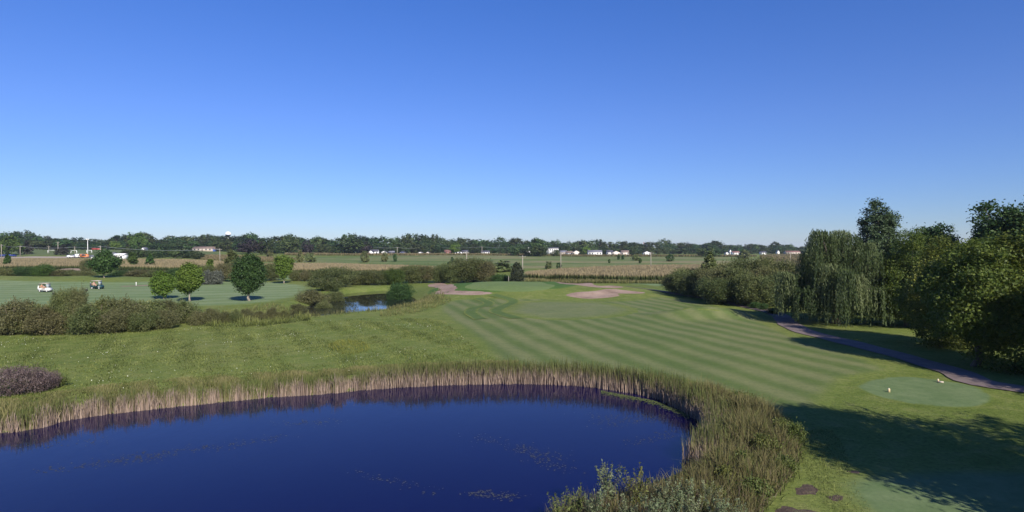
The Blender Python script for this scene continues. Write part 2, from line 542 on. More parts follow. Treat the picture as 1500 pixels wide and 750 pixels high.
class MB:
    """collects simple solids into one mesh"""
    def __init__(self): self.V = []; self.F = {3: [], 4: []}; self.n = 0
    def add(self, V, F):
        V = np.asarray(V, float)
        for f in F:
            f = [i + self.n for i in f]
            if len(f) in (3, 4): self.F[len(f)].append(f)
            else:
                for k in range(1, len(f) - 1): self.F[3].append([f[0], f[k], f[k + 1]])
        self.V.append(V); self.n += len(V)
        return self
    def box(self, c, s, rz=0.0, taper=1.0):
        x, y, z = [v / 2 for v in s]
        V = np.array([(-x, -y, -z), (x, -y, -z), (x, y, -z), (-x, y, -z), (-x * taper, -y * taper, z), (x * taper, -y * taper, z), (x * taper, y * taper, z), (-x * taper, y * taper, z)])
        if rz: V = V @ np.array(Matrix.Rotation(rz, 3, 'Z')).T
        return self.add(V + np.array(c), [(3, 2, 1, 0), (4, 5, 6, 7), (0, 1, 5, 4), (1, 2, 6, 5), (2, 3, 7, 6), (3, 0, 4, 7)])
    def tube(self, pts, rad, n=8, cap=True):
        pts = [Vector(p) for p in pts]
        if np.isscalar(rad): rad = [rad] * len(pts)
        V = []; F = []
        ref = None
        for i, p in enumerate(pts):
            d = (pts[min(i + 1, len(pts) - 1)] - pts[max(i - 1, 0)]).normalized()
            a = Vector((1, 0, 0)) if abs(d.x) < .8 else Vector((0, 1, 0))
            if ref is not None: a = ref
            u = (a - d * a.dot(d)).normalized(); w = d.cross(u); ref = u
            for k in range(n):
                t = 2 * PI * k / n
                V.append(p + (u * math.cos(t) + w * math.sin(t)) * rad[i])
        for i in range(len(pts) - 1):
            for k in range(n):
                F.append((i * n + k, i * n + (k + 1) % n, (i + 1) * n + (k + 1) % n, (i + 1) * n + k))
        if cap:
            F.append(tuple(range(n - 1, -1, -1))); F.append(tuple((len(pts) - 1) * n + k for k in range(n)))
        return self.add([tuple(v) for v in V], F)
    def prism(self, prof, y0, y1):
        """profile in x,z extruded along y"""
        n = len(prof)
        V = [(p[0], y0, p[1]) for p in prof] + [(p[0], y1, p[1]) for p in prof]
        F = [tuple(range(n)), tuple(range(2 * n - 1, n - 1, -1))]
        F += [((i + 1) % n, i, n + i, n + (i + 1) % n) for i in range(n)]
        return self.add(V, F)
    def mesh(self, name, mat, smooth=False):
        return mk_mesh(name, np.concatenate(self.V), [self.F[4], self.F[3]], mat, smooth=smooth)
    def build(self, name, mat, parent=None, loc=(0, 0, 0), rz=0, smooth=False):
        return link(name, self.mesh(name, mat, smooth), parent, loc, rz)

def leaf_quads(C, size, rng, outward=None, aspect=.55, up=.35, ow=.8):
    """diamond leaves at centres C; returns verts, quads"""
    n = len(C)
    nr = rng.normal(size=(n, 3))
    nr /= np.linalg.norm(nr, axis=1, keepdims=True)
    if outward is not None: nr = nr + ow * outward
    nr[:, 2] += up
    nr /= np.linalg.norm(nr, axis=1, keepdims=True) + 1e-9
    a = rng.normal(size=(n, 3))
    u = np.cross(nr, a); u /= np.linalg.norm(u, axis=1, keepdims=True) + 1e-9
    v = np.cross(nr, u)
    s = size[:, None]
    V = np.stack([C - u * s, C - v * s * aspect + nr * s * .12, C + u * s, C + v * s * aspect + nr * s * .12], 1).reshape(-1, 3)
    F = np.arange(4 * n).reshape(n, 4)
    return V, F

def crown_points(rng, H0, H1, Wd, n_cl, per, cl_r, shape='round', lump=.22, inner=.35):
    """clump centres through a lumpy crown between heights H0 and H1"""
    d = rng.normal(size=(n_cl, 3)); d /= np.linalg.norm(d, axis=1, keepdims=True)
    K = rng.normal(size=(7, 3)) * 2.2; ph = rng.uniform(0, 6.28, 7)
    lf = np.sum(np.sin(d @ K.T + ph), 1) / 2.6
    r = (inner + (1 - inner) * rng.uniform(0, 1, n_cl) ** .45) * (1 + lump * lf)
    zc, hz_ = (H0 + H1) / 2, (H1 - H0) / 2
    P = d * r[:, None]
    t = np.clip((P[:, 2] + 1) / 2, 0, 1)
    if shape == 'oval': w = .62 + .6 * np.sin(np.clip(t * 1.15, 0, 1) * PI) ** .8
    elif shape == 'vase': w = .55 + .65 * t
    elif shape == 'column': w = .85 + .3 * np.sin(t * PI)
    elif shape == 'cone': w = 1.55 * (1 - t) ** .9 + .08
    elif shape == 'dome': w = 1.12 - .25 * t
    else: w = 1.0
    P[:, 0] *= Wd / 2 * w; P[:, 1] *= Wd / 2 * w; P[:, 2] = zc + P[:, 2] * hz_
    P[:, 2] = np.maximum(P[:, 2], H0 * .6)
    C = np.repeat(P, per, 0)
    off = rng.normal(size=C.shape) * cl_r * np.array([1, 1, .7])
    ct = np.repeat(rng.normal(0, .17, n_cl), per)
    out = C - np.array([0, 0, zc - .15 * hz_]); out /= np.linalg.norm(out, axis=1, keepdims=True) + 1e-9
    tint = np.clip(.5 + ct + rng.normal(0, .14, len(C)), 0, 1)
    return C + off, out, tint, P

def foliage_mesh(name, rng, mat, leaf, H0, H1, Wd, n_cl, per, cl_r, shape='round', lump=.22, inner=.35, aspect=.55, ow=.8):
    C, out, tint, P = crown_points(rng, H0, H1, Wd, n_cl, per, cl_r, shape, lump, inner)
    V, F = leaf_quads(C, leaf * rng.uniform(.65, 1.35, len(C)), rng, out, aspect, .35, ow)
    return mk_mesh(name, V, [F], mat, {'tint': np.repeat(tint, 4)}), P

def trunk_mesh(name, rng, mat, r, H0, H1, Wd, nl=7, lean=.0, P=None):
    b = MB()
    zt = H0 + (H1 - H0) * .62
    mid = [(rng.normal(0, .03) * zt, rng.normal(0, .03) * zt, zt * f) for f in (.0, .12, .4, .7, 1)]
    mid[0] = (0, 0, -.25)
    b.tube(mid, [r * 1.45, r * 1.05, r * .85, r * .6, r * .22], 8)
    for k in range(nl):
        if P is not None:
            t = Vector(P[rng.integers(len(P))])
        else:
            a = rng.uniform(0, 6.28); t = Vector((math.cos(a) * Wd * .35, math.sin(a) * Wd * .35, H0 + (H1 - H0) * rng.uniform(.3, .9)))
        f = rng.uniform(.35, .85)
        z0 = min(max(H0 * .8, zt * f), t.z * .8 + .05)
        s = Vector((np.interp(z0, [m[2] for m in mid], [m[0] for m in mid]), np.interp(z0, [m[2] for m in mid], [m[1] for m in mid]), z0))
        m1 = s.lerp(t, .5) + Vector((0, 0, .08 * (t - s).length))
        b.tube([s, m1, t], [r * .42, r * .28, r * .08], 6)
    return b.mesh(name, mat, True)

def put_tree(name, proto, loc, rz, s, label, group=None, cat='tree'):
    """a tree thing with its trunk and crown, from shared prototype meshes"""
    tm, cm = proto
    r = empty(name, loc, rz, s)
    tag(r, label, cat, group)
    link('trunk', tm, r); link('crown', cm, r)
    return r

def put_shrub(name, proto, loc, rz, s, label, group=None, cat='shrub'):
    tm, cm = proto
    r = empty(name, loc, rz, s)
    tag(r, label, cat, group)
    link('stem', tm, r); link('foliage', cm, r)
    return r

def stems_mesh(name, rng, mat, Hh, Wd, n):
    b = MB()
    for k in range(n):
        a = rng.uniform(0, 6.28); q = rng.uniform(.2, .8) * Wd / 2
        b.tube([(rng.normal(0, .08) * Wd, rng.normal(0, .08) * Wd, -.15), (math.cos(a) * q * .6, math.sin(a) * q * .6, Hh * .45), (math.cos(a) * q, math.sin(a) * q, Hh * .85)], [.05, .035, .012], 5)
    return b.mesh(name, mat)

# ------------------------------------------------------------------ ground
ring = [5.0]
while ring[-1] < 230: ring.append(ring[-1] * 1.0095 + .01)
while ring[-1] < 6500: ring.append(ring[-1] * 1.03)
ring = np.array(ring)
ang = np.radians(np.r_[np.arange(-180, -48, 6), np.arange(-48, 48.01, .33), np.arange(54, 180, 6)])
A, RR = np.meshgrid(ang, ring)
X = np.sin(A) * RR; Y = np.cos(A) * RR
Z = hgt(X, Y)
nr_, na_ = X.shape
V = np.stack([X, Y, Z], -1).reshape(-1, 3)
ii, jj = np.meshgrid(np.arange(nr_ - 1), np.arange(na_), indexing='ij')
j2 = (jj + 1) % na_
F = np.stack([ii * na_ + jj, ii * na_ + j2, (ii + 1) * na_ + j2, (ii + 1) * na_ + jj], -1).reshape(-1, 4)[:, ::-1]
V = np.vstack([V, [[0, 0, 0]]])
T = np.array([[len(V) - 1, (j + 1) % na_, j] for j in range(na_)])
g = link('ground', mk_mesh('ground', V, [F, T], M_rough, smooth=True))
tag(g, 'rough green grass ground between ponds, fairways and fields', 'ground', None, 'structure')

def sheet(name, poly, eps, res, mat, edge_w, label, cat, kind='structure', extra=None):
    """a sheet draped over the terrain inside a closed world polygon"""
    P = resample(poly, res)
    mn, mx = P.min(0), P.max(0)
    gx, gy = np.meshgrid(np.arange(mn[0], mx[0], res), np.arange(mn[1], mx[1], res))
    q = np.stack([gx.ravel(), gy.ravel()], 1)
    q += R0.uniform(-.2, .2, q.shape) * res
    s = sdf(P, q[:, 0], q[:, 1])
    q = q[s < -res * .45]
    pts = np.vstack([P, q])
    n = len(P)
    vo, _, fo, *_ = delaunay_2d_cdt([Vector(p) for p in pts], [], [list(range(n))], 1, 1e-5)
    vo = np.array([tuple(v) for v in vo])
    ed_ = np.clip(-sdf(P, vo[:, 0], vo[:, 1]) / max(.5, res), 0, 1)
    z = hgt(vo[:, 0], vo[:, 1]) + .006 + (eps - .006) * ed_
    if extra is not None: z = z + extra(vo[:, 0], vo[:, 1]) * ed_
    e = np.clip(-sdf(P, vo[:, 0], vo[:, 1]) / edge_w, 0, 1)
    F3 = [f for f in fo if len(f) == 3]
    a = np.array(F3)
    cr = (vo[a[:, 1], 0] - vo[a[:, 0], 0]) * (vo[a[:, 2], 1] - vo[a[:, 0], 1]) - (vo[a[:, 1], 1] - vo[a[:, 0], 1]) * (vo[a[:, 2], 0] - vo[a[:, 0], 0])
    a[cr < 0] = a[cr < 0][:, ::-1]
    me = mk_mesh(name, np.c_[vo, z], [a], mat, {'edge': e}, smooth=True)
    o = link(name, me)
    tag(o, label, cat, None, kind)
    return o

def pxpoly(pts, n=5):
    return catmull([G(a, b) for a, b in pts], n)

# water
def water(name, poly, z, mat, label, grow):
    c = poly.mean(0)
    P = c + (poly - c) * grow
    vo, _, fo, *_ = delaunay_2d_cdt([Vector(p) for p in P], [], [list(range(len(P)))], 1, 1e-5)
    a = np.array([f for f in fo if len(f) == 3]); vo = np.array([tuple(v) for v in vo])
    cr = (vo[a[:, 1], 0] - vo[a[:, 0], 0]) * (vo[a[:, 2], 1] - vo[a[:, 0], 1]) - (vo[a[:, 1], 1] - vo[a[:, 0], 1]) * (vo[a[:, 2], 0] - vo[a[:, 0], 0])
    a[cr < 0] = a[cr < 0][:, ::-1]
    o = link(name, mk_mesh(name, np.c_[vo, np.full(len(vo), z)], [a], mat))
    tag(o, label, 'water', None, 'structure')
water('pond_water', POND, WZ, M_water, 'still deep blue pond water ringed by cattails', 1.05)
water('creek_water', CREEK, CZ, M_creek, 'small creek pool reflecting sky between shrubs and reeds', 1.06)

# fairways, greens, tees
fw = pxpoly([(735, 545), (700, 505), (672, 482), (650, 466), (640, 452), (655, 441), (690, 437), (740, 436), (800, 437), (850, 441), (910, 441), (960, 434), (1010, 438), (1060, 450),
             (1110, 463), (1145, 482), (1180, 498), (1230, 513), (1290, 531), (1310, 546), (1250, 556), (1235, 572), (1205, 600), (1160, 612), (1100, 600), (1050, 575), (1000, 560), (900, 548), (800, 543)])
sheet('fairway', fw, .03, 1.3, M_fair, 2.2, 'striped mown fairway running from the pond reeds to the green', 'fairway')
ap = pxpoly([(728, 458), (735, 450), (752, 443), (790, 439.5), (850, 441), (905, 445), (942, 453), (930, 461), (890, 467), (830, 470), (770, 467)])
sheet('approach', ap, .055, 1.2, M_appr, 6.0, 'pale worn apron of fairway in front of the green', 'apron')
co = catmull([(GR[0] - 17, 122), (GR[0] - 14, 131), (GR[0] - 6, 138), (GR[0] + 6, 138), (GR[0] + 14, 132), (GR[0] + 15, 122), (GR[0] + 9, 114), (GR[0] - 2, 112), (GR[0] - 12, 114)], 5)
co = co + np.array([-4.0, 0])
sheet('green_collar', co, .05, 1.2, M_collar, 1.8, 'darker grass collar around the putting green', 'collar')
pg = pxpoly([(676, 421), (690, 414.5), (720, 411.5), (760, 411), (800, 414), (818, 418), (808, 424), (770, 428.5), (725, 427.5), (690, 425.5)])
sheet('putting_green', pg, .085, 1.2, M_green, .9, 'smooth raised putting green between the sand bunkers', 'green')
for (P, dep), lab in zip(BUNK, ('kidney shaped pink sand bunker beside the putting green opposite the other two', 'lobed pink sand bunker in front of the longer one', 'long thin sand bunker behind the lobed one')):
    sheet('sand_bunker', P, .10, .8, M_sand, 1, lab, 'bunker')
P = pxpoly([(78, 395), (90, 392), (104, 391.3), (116, 393), (121, 395.5), (105, 396), (90, 396)])
sheet('sand_bunker', P, .10, 1.5, M_sand, 1, 'distant sand bunker on a mound above the hedge', 'bunker')
lf = pxpoly([(-60, 432), (-40, 409), (40, 410), (120, 411), (180, 412), (230, 411), (300, 411), (360, 411), (420, 414), (462, 420), (440, 436), (380, 446), (300, 450), (200, 452), (60, 455), (-40, 460)], 4)
sheet('fairway', lf, .05, 2.0, M_fair2, 5, 'bluish green fairway under the two golf carts', 'fairway')
lf = pxpoly([(380, 404), (440, 399), (520, 399), (520, 403), (450, 408), (400, 412)], 4)
sheet('fairway', lf, .08, 2.0, M_fair2, 4, 'narrow far fairway strip beside the maize edge', 'fairway')
lf = pxpoly([(765, 406), (800, 404), (880, 409), (985, 410), (985, 421), (930, 417), (880, 413), (810, 410)], 4)
sheet('fairway', lf, .08, 2.0, M_fair2, 4, 'green grass strip between back bunker and maize', 'fairway')
tee = pxpoly([(1252, 566), (1275, 556), (1320, 551), (1375, 556), (1430, 566), (1458, 582), (1440, 596), (1390, 598), (1330, 592), (1280, 580)])
sheet('tee_box', tee, .03, .7, M_tee, .5, 'oval pale dewy tee box with two markers', 'tee')
tee = catmull([(12.6, 24.2), (15.5, 25.6), (20, 26.0), (26, 25.0), (30, 20), (24, 15), (17, 14), (13, 16.5), (12.0, 20.5)], 5)
sheet('tee_box', tee, .03, .7, M_tee, 2.0, 'large dewy tee box partly under tree shade near the pond reeds', 'tee')
for pts, lab in (([(1166, 716), (1178, 711), (1196, 713), (1202, 719), (1190, 726), (1170, 727)], 'larger oblong bare soil patch in the grass by the reeds'),
                 ([(1212, 728), (1226, 724), (1242, 729), (1240, 736), (1222, 736)], 'round bare soil patch beside the oblong one'),
                 ([(1240, 692), (1254, 690), (1266, 694), (1254, 698)], 'small bare soil spot nearest the tree shade'),
                 ([(1130, 752), (1150, 742), (1175, 744), (1195, 752), (1170, 764), (1140, 764)], 'bare soil patch cut by the bottom of the photo')):
    pp = resample(catmull([flat(a, b) for a, b in pts], 5), .12); c_ = pp.mean(0); th_ = np.arctan2(pp[:, 1] - c_[1], pp[:, 0] - c_[0])
    k_ = 1 + .16 * np.sin(3 * th_ + len(lab)) + .13 * np.sin(5 * th_ + 2.2 * len(lab)) + .08 * np.sin(11 * th_ + len(lab))
    pp = c_ + (pp - c_) * (k_ * .92)[:, None]
    sheet('soil_patch', pp, .035, .22, M_dirt, .3, lab, 'bare soil', 'structure',
          lambda x, y: .05 * np.abs(np.sin(x * 9) * np.sin(y * 8)))

def ribbon(name, cl, wdt, eps, mat, label, cat):
    P = resample(catmull(cl, 8, False), .9, False)
    d = np.gradient(P, axis=0); d /= np.linalg.norm(d, axis=1, keepdims=True)
    nrm = np.stack([-d[:, 1], d[:, 0]], 1)
    rows = []
    for k, o in enumerate(np.linspace(-.5, .5, 5)):
        wob = .06 * np.sin(np.arange(len(P)) * .9 + k * 2) * (abs(o) > .4)
        q = P + nrm * (wdt * o + wob)[:, None]
        rows.append(np.c_[q, hgt(q[:, 0], q[:, 1]) + eps])
    V = np.stack(rows, 1).reshape(-1, 3)
    n = len(P)
    F = [(i * 5 + k, (i + 1) * 5 + k, (i + 1) * 5 + k + 1, i * 5 + k + 1) for i in range(n - 1) for k in range(4)]
    o = link(name, mk_mesh(name, V, [F], mat, {'edge': np.tile([0, .8, 1, .8, 0], n)}, smooth=True))
    tag(o, label, cat, None, 'structure')
path_px = [(1440, 562), (1400, 546), (1330, 525), (1270, 509), (1220, 496.5), (1182, 487), (1157, 476), (1146, 465), (1130, 457), (1100, 450.5), (1050, 440.5), (1010, 433.5), (980, 429), (948, 423.5), (915, 419.5)]
cl = [(41, 33), (35.2, 38)] + [G(a, b) for a, b in path_px]
ribbon('cart_path', cl, 2.5, .06, M_path, 'pinkish grey asphalt cart path curving past the willow', 'path')
M_dark_cut = grass_mat('dark cut', mottled((.074, .118, .034), (.100, .142, .046), .3), edge_noise=.8)
ribbon('mown_strip', [G(a, b) for a, b in ((722, 432), (742, 437), (752, 442), (738, 449), (727, 456), (738, 461), (758, 467))], 2.2, .075, M_dark_cut, 'dark mown strip curling from the kidney bunker round the pale apron', 'mown strip')
ribbon('mown_strip', [G(a, b) for a, b in ((700, 437), (715, 443), (712, 448), (694, 452), (690, 459), (705, 468))], 2.0, .075, M_dark_cut, 'dark mown strip outside the first one on the fairway side', 'mown strip')
ribbon('dirt_track', [G(178, 420), G(205, 419), G(232, 417.5), G(262, 415.5)], 2.0, .09, M_sand, 'pale sandy track on the far bluish fairway', 'path')

# far fields
def wpoly(pts): return catmull([(at(p, d), d) for p, d in pts], 4)
sheet('soccer_field', wpoly([(-80, 385), (60, 382), (160, 385), (300, 400), (330, 480), (250, 560), (60, 560), (-80, 560)]), .12, 9, M_park, 8, 'green soccer field with white goals before the treeline', 'playing field')
sheet('far_meadow', wpoly([(430, 275), (520, 272), (700, 272), (780, 250), (860, 280), (1000, 285), (1110, 290), (1110, 520), (900, 540), (700, 520), (560, 500), (440, 420)]), .12, 8, M_meadow, 14, 'green golf meadow between maize and the far houses', 'meadow')
M_lot = plain('gravel lot', (.34, .285, .235), .95, .15, .05, 0, .03)
sheet('gravel_lot', wpoly([(-30, 352), (60, 350), (130, 350), (190, 352), (190, 366), (100, 372), (-30, 368)]), .16, 6, M_lot, 5, 'pale gravel parking lot before the soccer field', 'parking lot')
for pts, lab in (([(874, 330), (884, 325), (891, 331), (884, 345)], 'faint far sand bunker on the golf meadow'), ([(895, 325), (903, 318), (910, 326), (903, 345)], 'faint far sand bunker beside its twin on the golf meadow')):
    sheet('sand_bunker', wpoly(pts), .2, 3, M_sand, 1, lab, 'bunker')

# ------------------------------------------------------------------ blades: reeds, grass, maize
def inside(poly, n, rng, lo=-1e9, hi=0.0):
    mn, mx = poly.min(0), poly.max(0)
    out = []
    got = 0
    while got < n:
        q = rng.uniform(mn, mx, (n * 2, 2))
        s = sdf(poly, q[:, 0], q[:, 1])
        q = q[(s < hi) & (s > lo)]
        out.append(q); got += len(q)
    return np.concatenate(out)[:n]

def blades(P2, hgts, wid, rng, lean=.18, z=None, t0=0.0, bend=.5, seg=3, tz=None, vf=None):
    """thin bent blades standing on ground points; returns V, F, tint, var"""
    n = len(P2)
    zz = hgt(P2[:, 0], P2[:, 1]) - .03 if z is None else z
    a = rng.uniform(0, 2 * PI, n); ca, sa = np.cos(a), np.sin(a)
    b = rng.uniform(0, 2 * PI, n); lx, ly = np.cos(b), np.sin(b)
    le = np.abs(rng.normal(0, lean, n))
    var = rng.uniform(0, 1, n) if vf is None else np.clip(.5 + .28 * vf + rng.normal(0, .16, n), 0, 1)
    V = np.zeros((n, 2 * (seg + 1), 3)); T = np.zeros((n, 2 * (seg + 1)))
    for k in range(seg + 1):
        f = k / seg
        off = hgts * le * (f * (1 - bend) + bend * f * f)
        x = P2[:, 0] + lx * off; y = P2[:, 1] + ly * off; h = zz + hgts * (f - .25 * le * f * f)
        w = wid * (1 - .8 * f ** 2) * .5
        V[:, 2 * k] = np.stack([x - ca * w, y - sa * w, h], 1)
        V[:, 2 * k + 1] = np.stack([x + ca * w, y + sa * w, h], 1)
        T[:, 2 * k] = T[:, 2 * k + 1] = t0 + (1 - t0) * f if tz is None else np.clip((h - tz[0]) / (tz[1] - tz[0]), 0, 1)
    m = 2 * (seg + 1)
    base = np.arange(n)[:, None] * m
    F = np.concatenate([base + np.array([[2 * k, 2 * k + 1, 2 * k + 3, 2 * k + 2]]) for k in range(seg)])
    return V.reshape(-1, 3), F, T.ravel(), np.repeat(var, m)

def blade_obj(name, parts, mat, label, cat, kind='stuff'):
    o = 0; VV = []; FF = []; TT = []; RR_ = []
    for V, F, T, r in parts:
        VV.append(V); FF.append(F + o); TT.append(T); RR_.append(r); o += len(V)
    me = mk_mesh(name, np.concatenate(VV), [np.concatenate(FF)], mat, {'tint': np.concatenate(TT), 'var': np.concatenate(RR_)})
    ob = link(name, me)
    tag(ob, label, cat, None, kind)
    return ob

rng = np.random.default_rng(11)
def clumpy(q, s, thr, rng):
    """keep points by a blotchy field, so that growth comes in clumps with gaps"""
    f = np.sin(q[:, 0] * s + 1.7) * np.sin(q[:, 1] * s * 1.3 + .4) + .7 * np.sin(q[:, 0] * s * 2.7 + q[:, 1] * s * 1.9) + .5 * np.sin(q[:, 0] * s * 6.1 - q[:, 1] * s * 4.3)
    k = f + rng.normal(0, .5, len(f)) > thr
    return q[k], f[k]

shore = POND
def shore_band(n, o0, o1, cond):
    """points in a band o0..o1 metres outside the waterline"""
    big = np.vstack([shore])
    mn, mx = big.min(0) - 8, big.max(0) + 8
    out = []; got = 0
    while got < n:
        q = rng.uniform(mn, mx, (n * 3, 2))
        q = q[cond(q)]
        s = sdf(shore, q[:, 0], q[:, 1])
        q = q[(s > o0) & (s < o1)]
        out.append(q); got += len(q)
    return np.concatenate(out)[:n]

def colpx(q): return 750 + FP * q[:, 0] / np.maximum(q[:, 1], 1)

# far belt, tall cattails from the middle to the right
def zt_to_h(q, zt):
    return np.maximum(zt - np.maximum(hgt(q[:, 0], q[:, 1]), WZ - .35), .25)
q = shore_band(11500, -.40, 1.35, lambda q: (q[:, 1] > 28) & (colpx(q) > 530) & (colpx(q) < 1075))
q, f = clumpy(q, 1.6, -1.6, rng)
px_ = colpx(q); s = sdf(shore, q[:, 0], q[:, 1])
zt = .76 + .11 * f + rng.normal(0, .22, len(q)) - .22 * (s < -.1) * rng.uniform(0, 1.6, len(q)) - .5 * (1 - sm(545, 600, px_)) - .25 * sm(1000, 1070, px_)
pA = blades(q, zt_to_h(q, zt), .040, rng, .14, tz=(WZ, .95))
q2 = shore_band(4600, -.55, .25, lambda q: (q[:, 1] > 28) & (colpx(q) > 540) & (colpx(q) < 1075))
q2, f = clumpy(q2, 1.9, -.1, rng)
pB = blades(q2, zt_to_h(q2, rng.uniform(-.2, .30, len(q2))), .045, rng, .14, tz=(WZ, 1.9))
blade_obj('cattail_reeds', [pA, pB], M_reed, 'tall cattails with tan lower stems along the far pond edge', 'reeds')
# left belt, lower and ragged: pale dead stems in front, olive blades among and behind them
q = shore_band(9000, -.35, .5, lambda q: (q[:, 1] > 24) & (colpx(q) > -140) & (colpx(q) <= 575))
q, f = clumpy(q, 1.5, -.15, rng)
zt = .06 + .17 * f + rng.normal(0, .19, len(q))
pA = blades(q, zt_to_h(q, zt), .04, rng, .14, tz=(WZ, 1.5))
q = shore_band(9500, -.25, 1.2, lambda q: (q[:, 1] > 24) & (colpx(q) > -140) & (colpx(q) <= 640))
q, f = clumpy(q, 1.1, -.6, rng)
pB = blades(q, zt_to_h(q, .26 + .17 * f + rng.normal(0, .18, len(q))), .036, rng, .2, tz=(WZ - .9, .7), vf=f)
blade_obj('cattail_reeds', [pA, pB], M_reed, 'low pale cattails with dead stems along the open pond edge', 'reeds')
# bank grasses behind the reeds
q = shore_band(36000, .3, 5.2, lambda q: (q[:, 1] > 26) & (colpx(q) > -140) & (colpx(q) <= 760))
q, f = clumpy(q, .8, -.7, rng)
s = sdf(shore, q[:, 0], q[:, 1])
blade_obj('bank_grass', [blades(q, rng.uniform(.2, .62, len(q)) * np.clip(1.2 - s * .19, .2, 1) * np.clip(1 + .3 * f, .4, 1.6), .034, rng, .34, vf=f)], M_bankg, 'yellowish tall grass on the bank behind the low cattails', 'grass')
# right bed: mixed browning reeds
bed = catmull([flat(a, b, 0) for a, b in ((985, 566), (1040, 572), (1090, 585), (1130, 605), (1160, 635), (1172, 665), (1160, 700), (1130, 735), (1090, 775), (1020, 780), (985, 740), (990, 712), (1020, 690), (1046, 660), (1050, 635), (1040, 612), (1010, 590))], 4)
q = inside(bed, 16000, rng)
s = sdf(bed, q[:, 0], q[:, 1])
q, f = clumpy(q, .9, -1.3, rng)
s = sdf(bed, q[:, 0], q[:, 1])
ff = np.sin(q[:, 0] * 1.1 + 2) * np.sin(q[:, 1] * .9) + .6 * np.sin(q[:, 0] * 2.9 + q[:, 1] * 2.1) + .4 * np.sin(q[:, 0] * 5.3 - q[:, 1] * 4.1)
hb = np.clip(rng.normal(.80, .26, len(q)) * np.clip(.35 - s * .8, .3, 1) * (1 + .3 * ff), .12, 1.7)
pA = blades(q, hb, .028, rng, .5, vf=ff)
w_ = rng.uniform(size=len(q)) < .8
pG = blades(q[w_] + rng.normal(0, .15, (w_.sum(), 2)), hb[w_] * rng.uniform(.5, 1.0, w_.sum()), .036, rng, .8, vf=-ff[w_])
blade_obj('mixed_reeds', [pG], M_bedgreen, 'green undergrowth within the browning reed bed at the pond corner', 'reeds')
qc = shore_band(2300, -.4, .9, lambda q: (q[:, 1] > 20) & (colpx(q) > 1020) & (q[:, 0] > 6))
qc, _ = clumpy(qc, 1.3, -.2, rng)
pC = blades(qc, zt_to_h(qc, rng.uniform(-.1, .55, len(qc))), .042, rng, .12, tz=(WZ, 1.8))
blade_obj('mixed_reeds', [pA], M_reedb, 'brown and green reed bed at the pond corner beside the tees', 'reeds')
blade_obj('cattail_reeds', [pC], M_reed, 'tan cattail stems in the water at the pond corner', 'reeds')

# meadow tufts in the rough
rough_px = [(-60, 500), (100, 492), (300, 480), (450, 472), (560, 466), (640, 468), (668, 485), (700, 512), (735, 545), (560, 562), (400, 572), (200, 592), (-60, 620)]
RP = catmull([flat(a, b) for a, b in rough_px], 4)
q = inside(RP, 56000, rng)
q, f = clumpy(q, .35, -.9, rng)
blade_obj('meadow_grass', [blades(q, rng.uniform(.06, .22, len(q)) * np.clip(1 + .35 * f + .3 * rng.normal(size=len(q)), .35, 2.2), .05, rng, .55, seg=2, vf=np.sin(q[:, 0] * .9 + 1) * np.sin(q[:, 1] * .7) + .8 * np.sin(q[:, 0] * 2.3 + q[:, 1] * 1.1) + .6 * np.sin(q[:, 0] * 4.1 - q[:, 1] * 2.7))], M_tuft, 'clumpy rough meadow grass between pond and creek', 'grass')
q = inside(RP, 2600, rng); q, f = clumpy(q, .25, .8, rng)
C = np.c_[q, hgt(q[:, 0], q[:, 1]) + rng.uniform(.08, .18, len(q))]
Vl, Fl = leaf_quads(C, rng.uniform(.02, .038, len(C)), rng, None, .9)
o = link('clover_flowers', mk_mesh('clover_flowers', Vl, [Fl], M_flower)); tag(o, 'white clover flowers dotted through the rough meadow', 'flowers', None, 'stuff')
# yellow weed patch
yp = inside(catmull([flat(a, b) for a, b in ((480, 506), (510, 498), (540, 506), (535, 516), (500, 518))], 4), 1300, rng)
b_ = blades(yp, rng.uniform(.08, .28, len(yp)), .04, rng, .3, seg=2)
M_yel = reed_mat('yellow weed', (.11, .14, .03), (.17, .18, .035), (.22, .21, .045))
blade_obj('yellow_weeds', [b_], M_yel, 'yellowish weed patch in the rough meadow', 'weeds')
# short grass around the tees and banks at right
RG = catmull([flat(a, b) for a, b in ((1170, 640), (1240, 640), (1400, 650), (1490, 660), (1490, 620), (1300, 605), (1180, 610))], 4)
RG2 = catmull([(11.6, 16), (13.4, 23), (15.6, 28), (16.4, 31), (14.2, 30), (12.6, 26), (11.0, 20), (10.2, 16)], 4)
q = np.vstack([inside(RG2, 6000, rng), clumpy(inside(catmull([flat(a_, b_) for a_, b_ in ((1180, 625), (1240, 600), (1330, 604), (1440, 602), (1500, 590), (1540, 640), (1500, 700), (1250, 668))], 4), 12000, rng), .9, 0, rng)[0]])
blade_obj('bank_grass', [blades(q, np.where(np.arange(len(q)) < 6000, rng.uniform(.03, .15, len(q)), rng.uniform(.02, .07, len(q))), np.where(np.arange(len(q)) < 6000, .022, .02), rng, .5, seg=2)], M_tuft, 'short bright grass fringe between mixed reed bed and tee', 'grass')
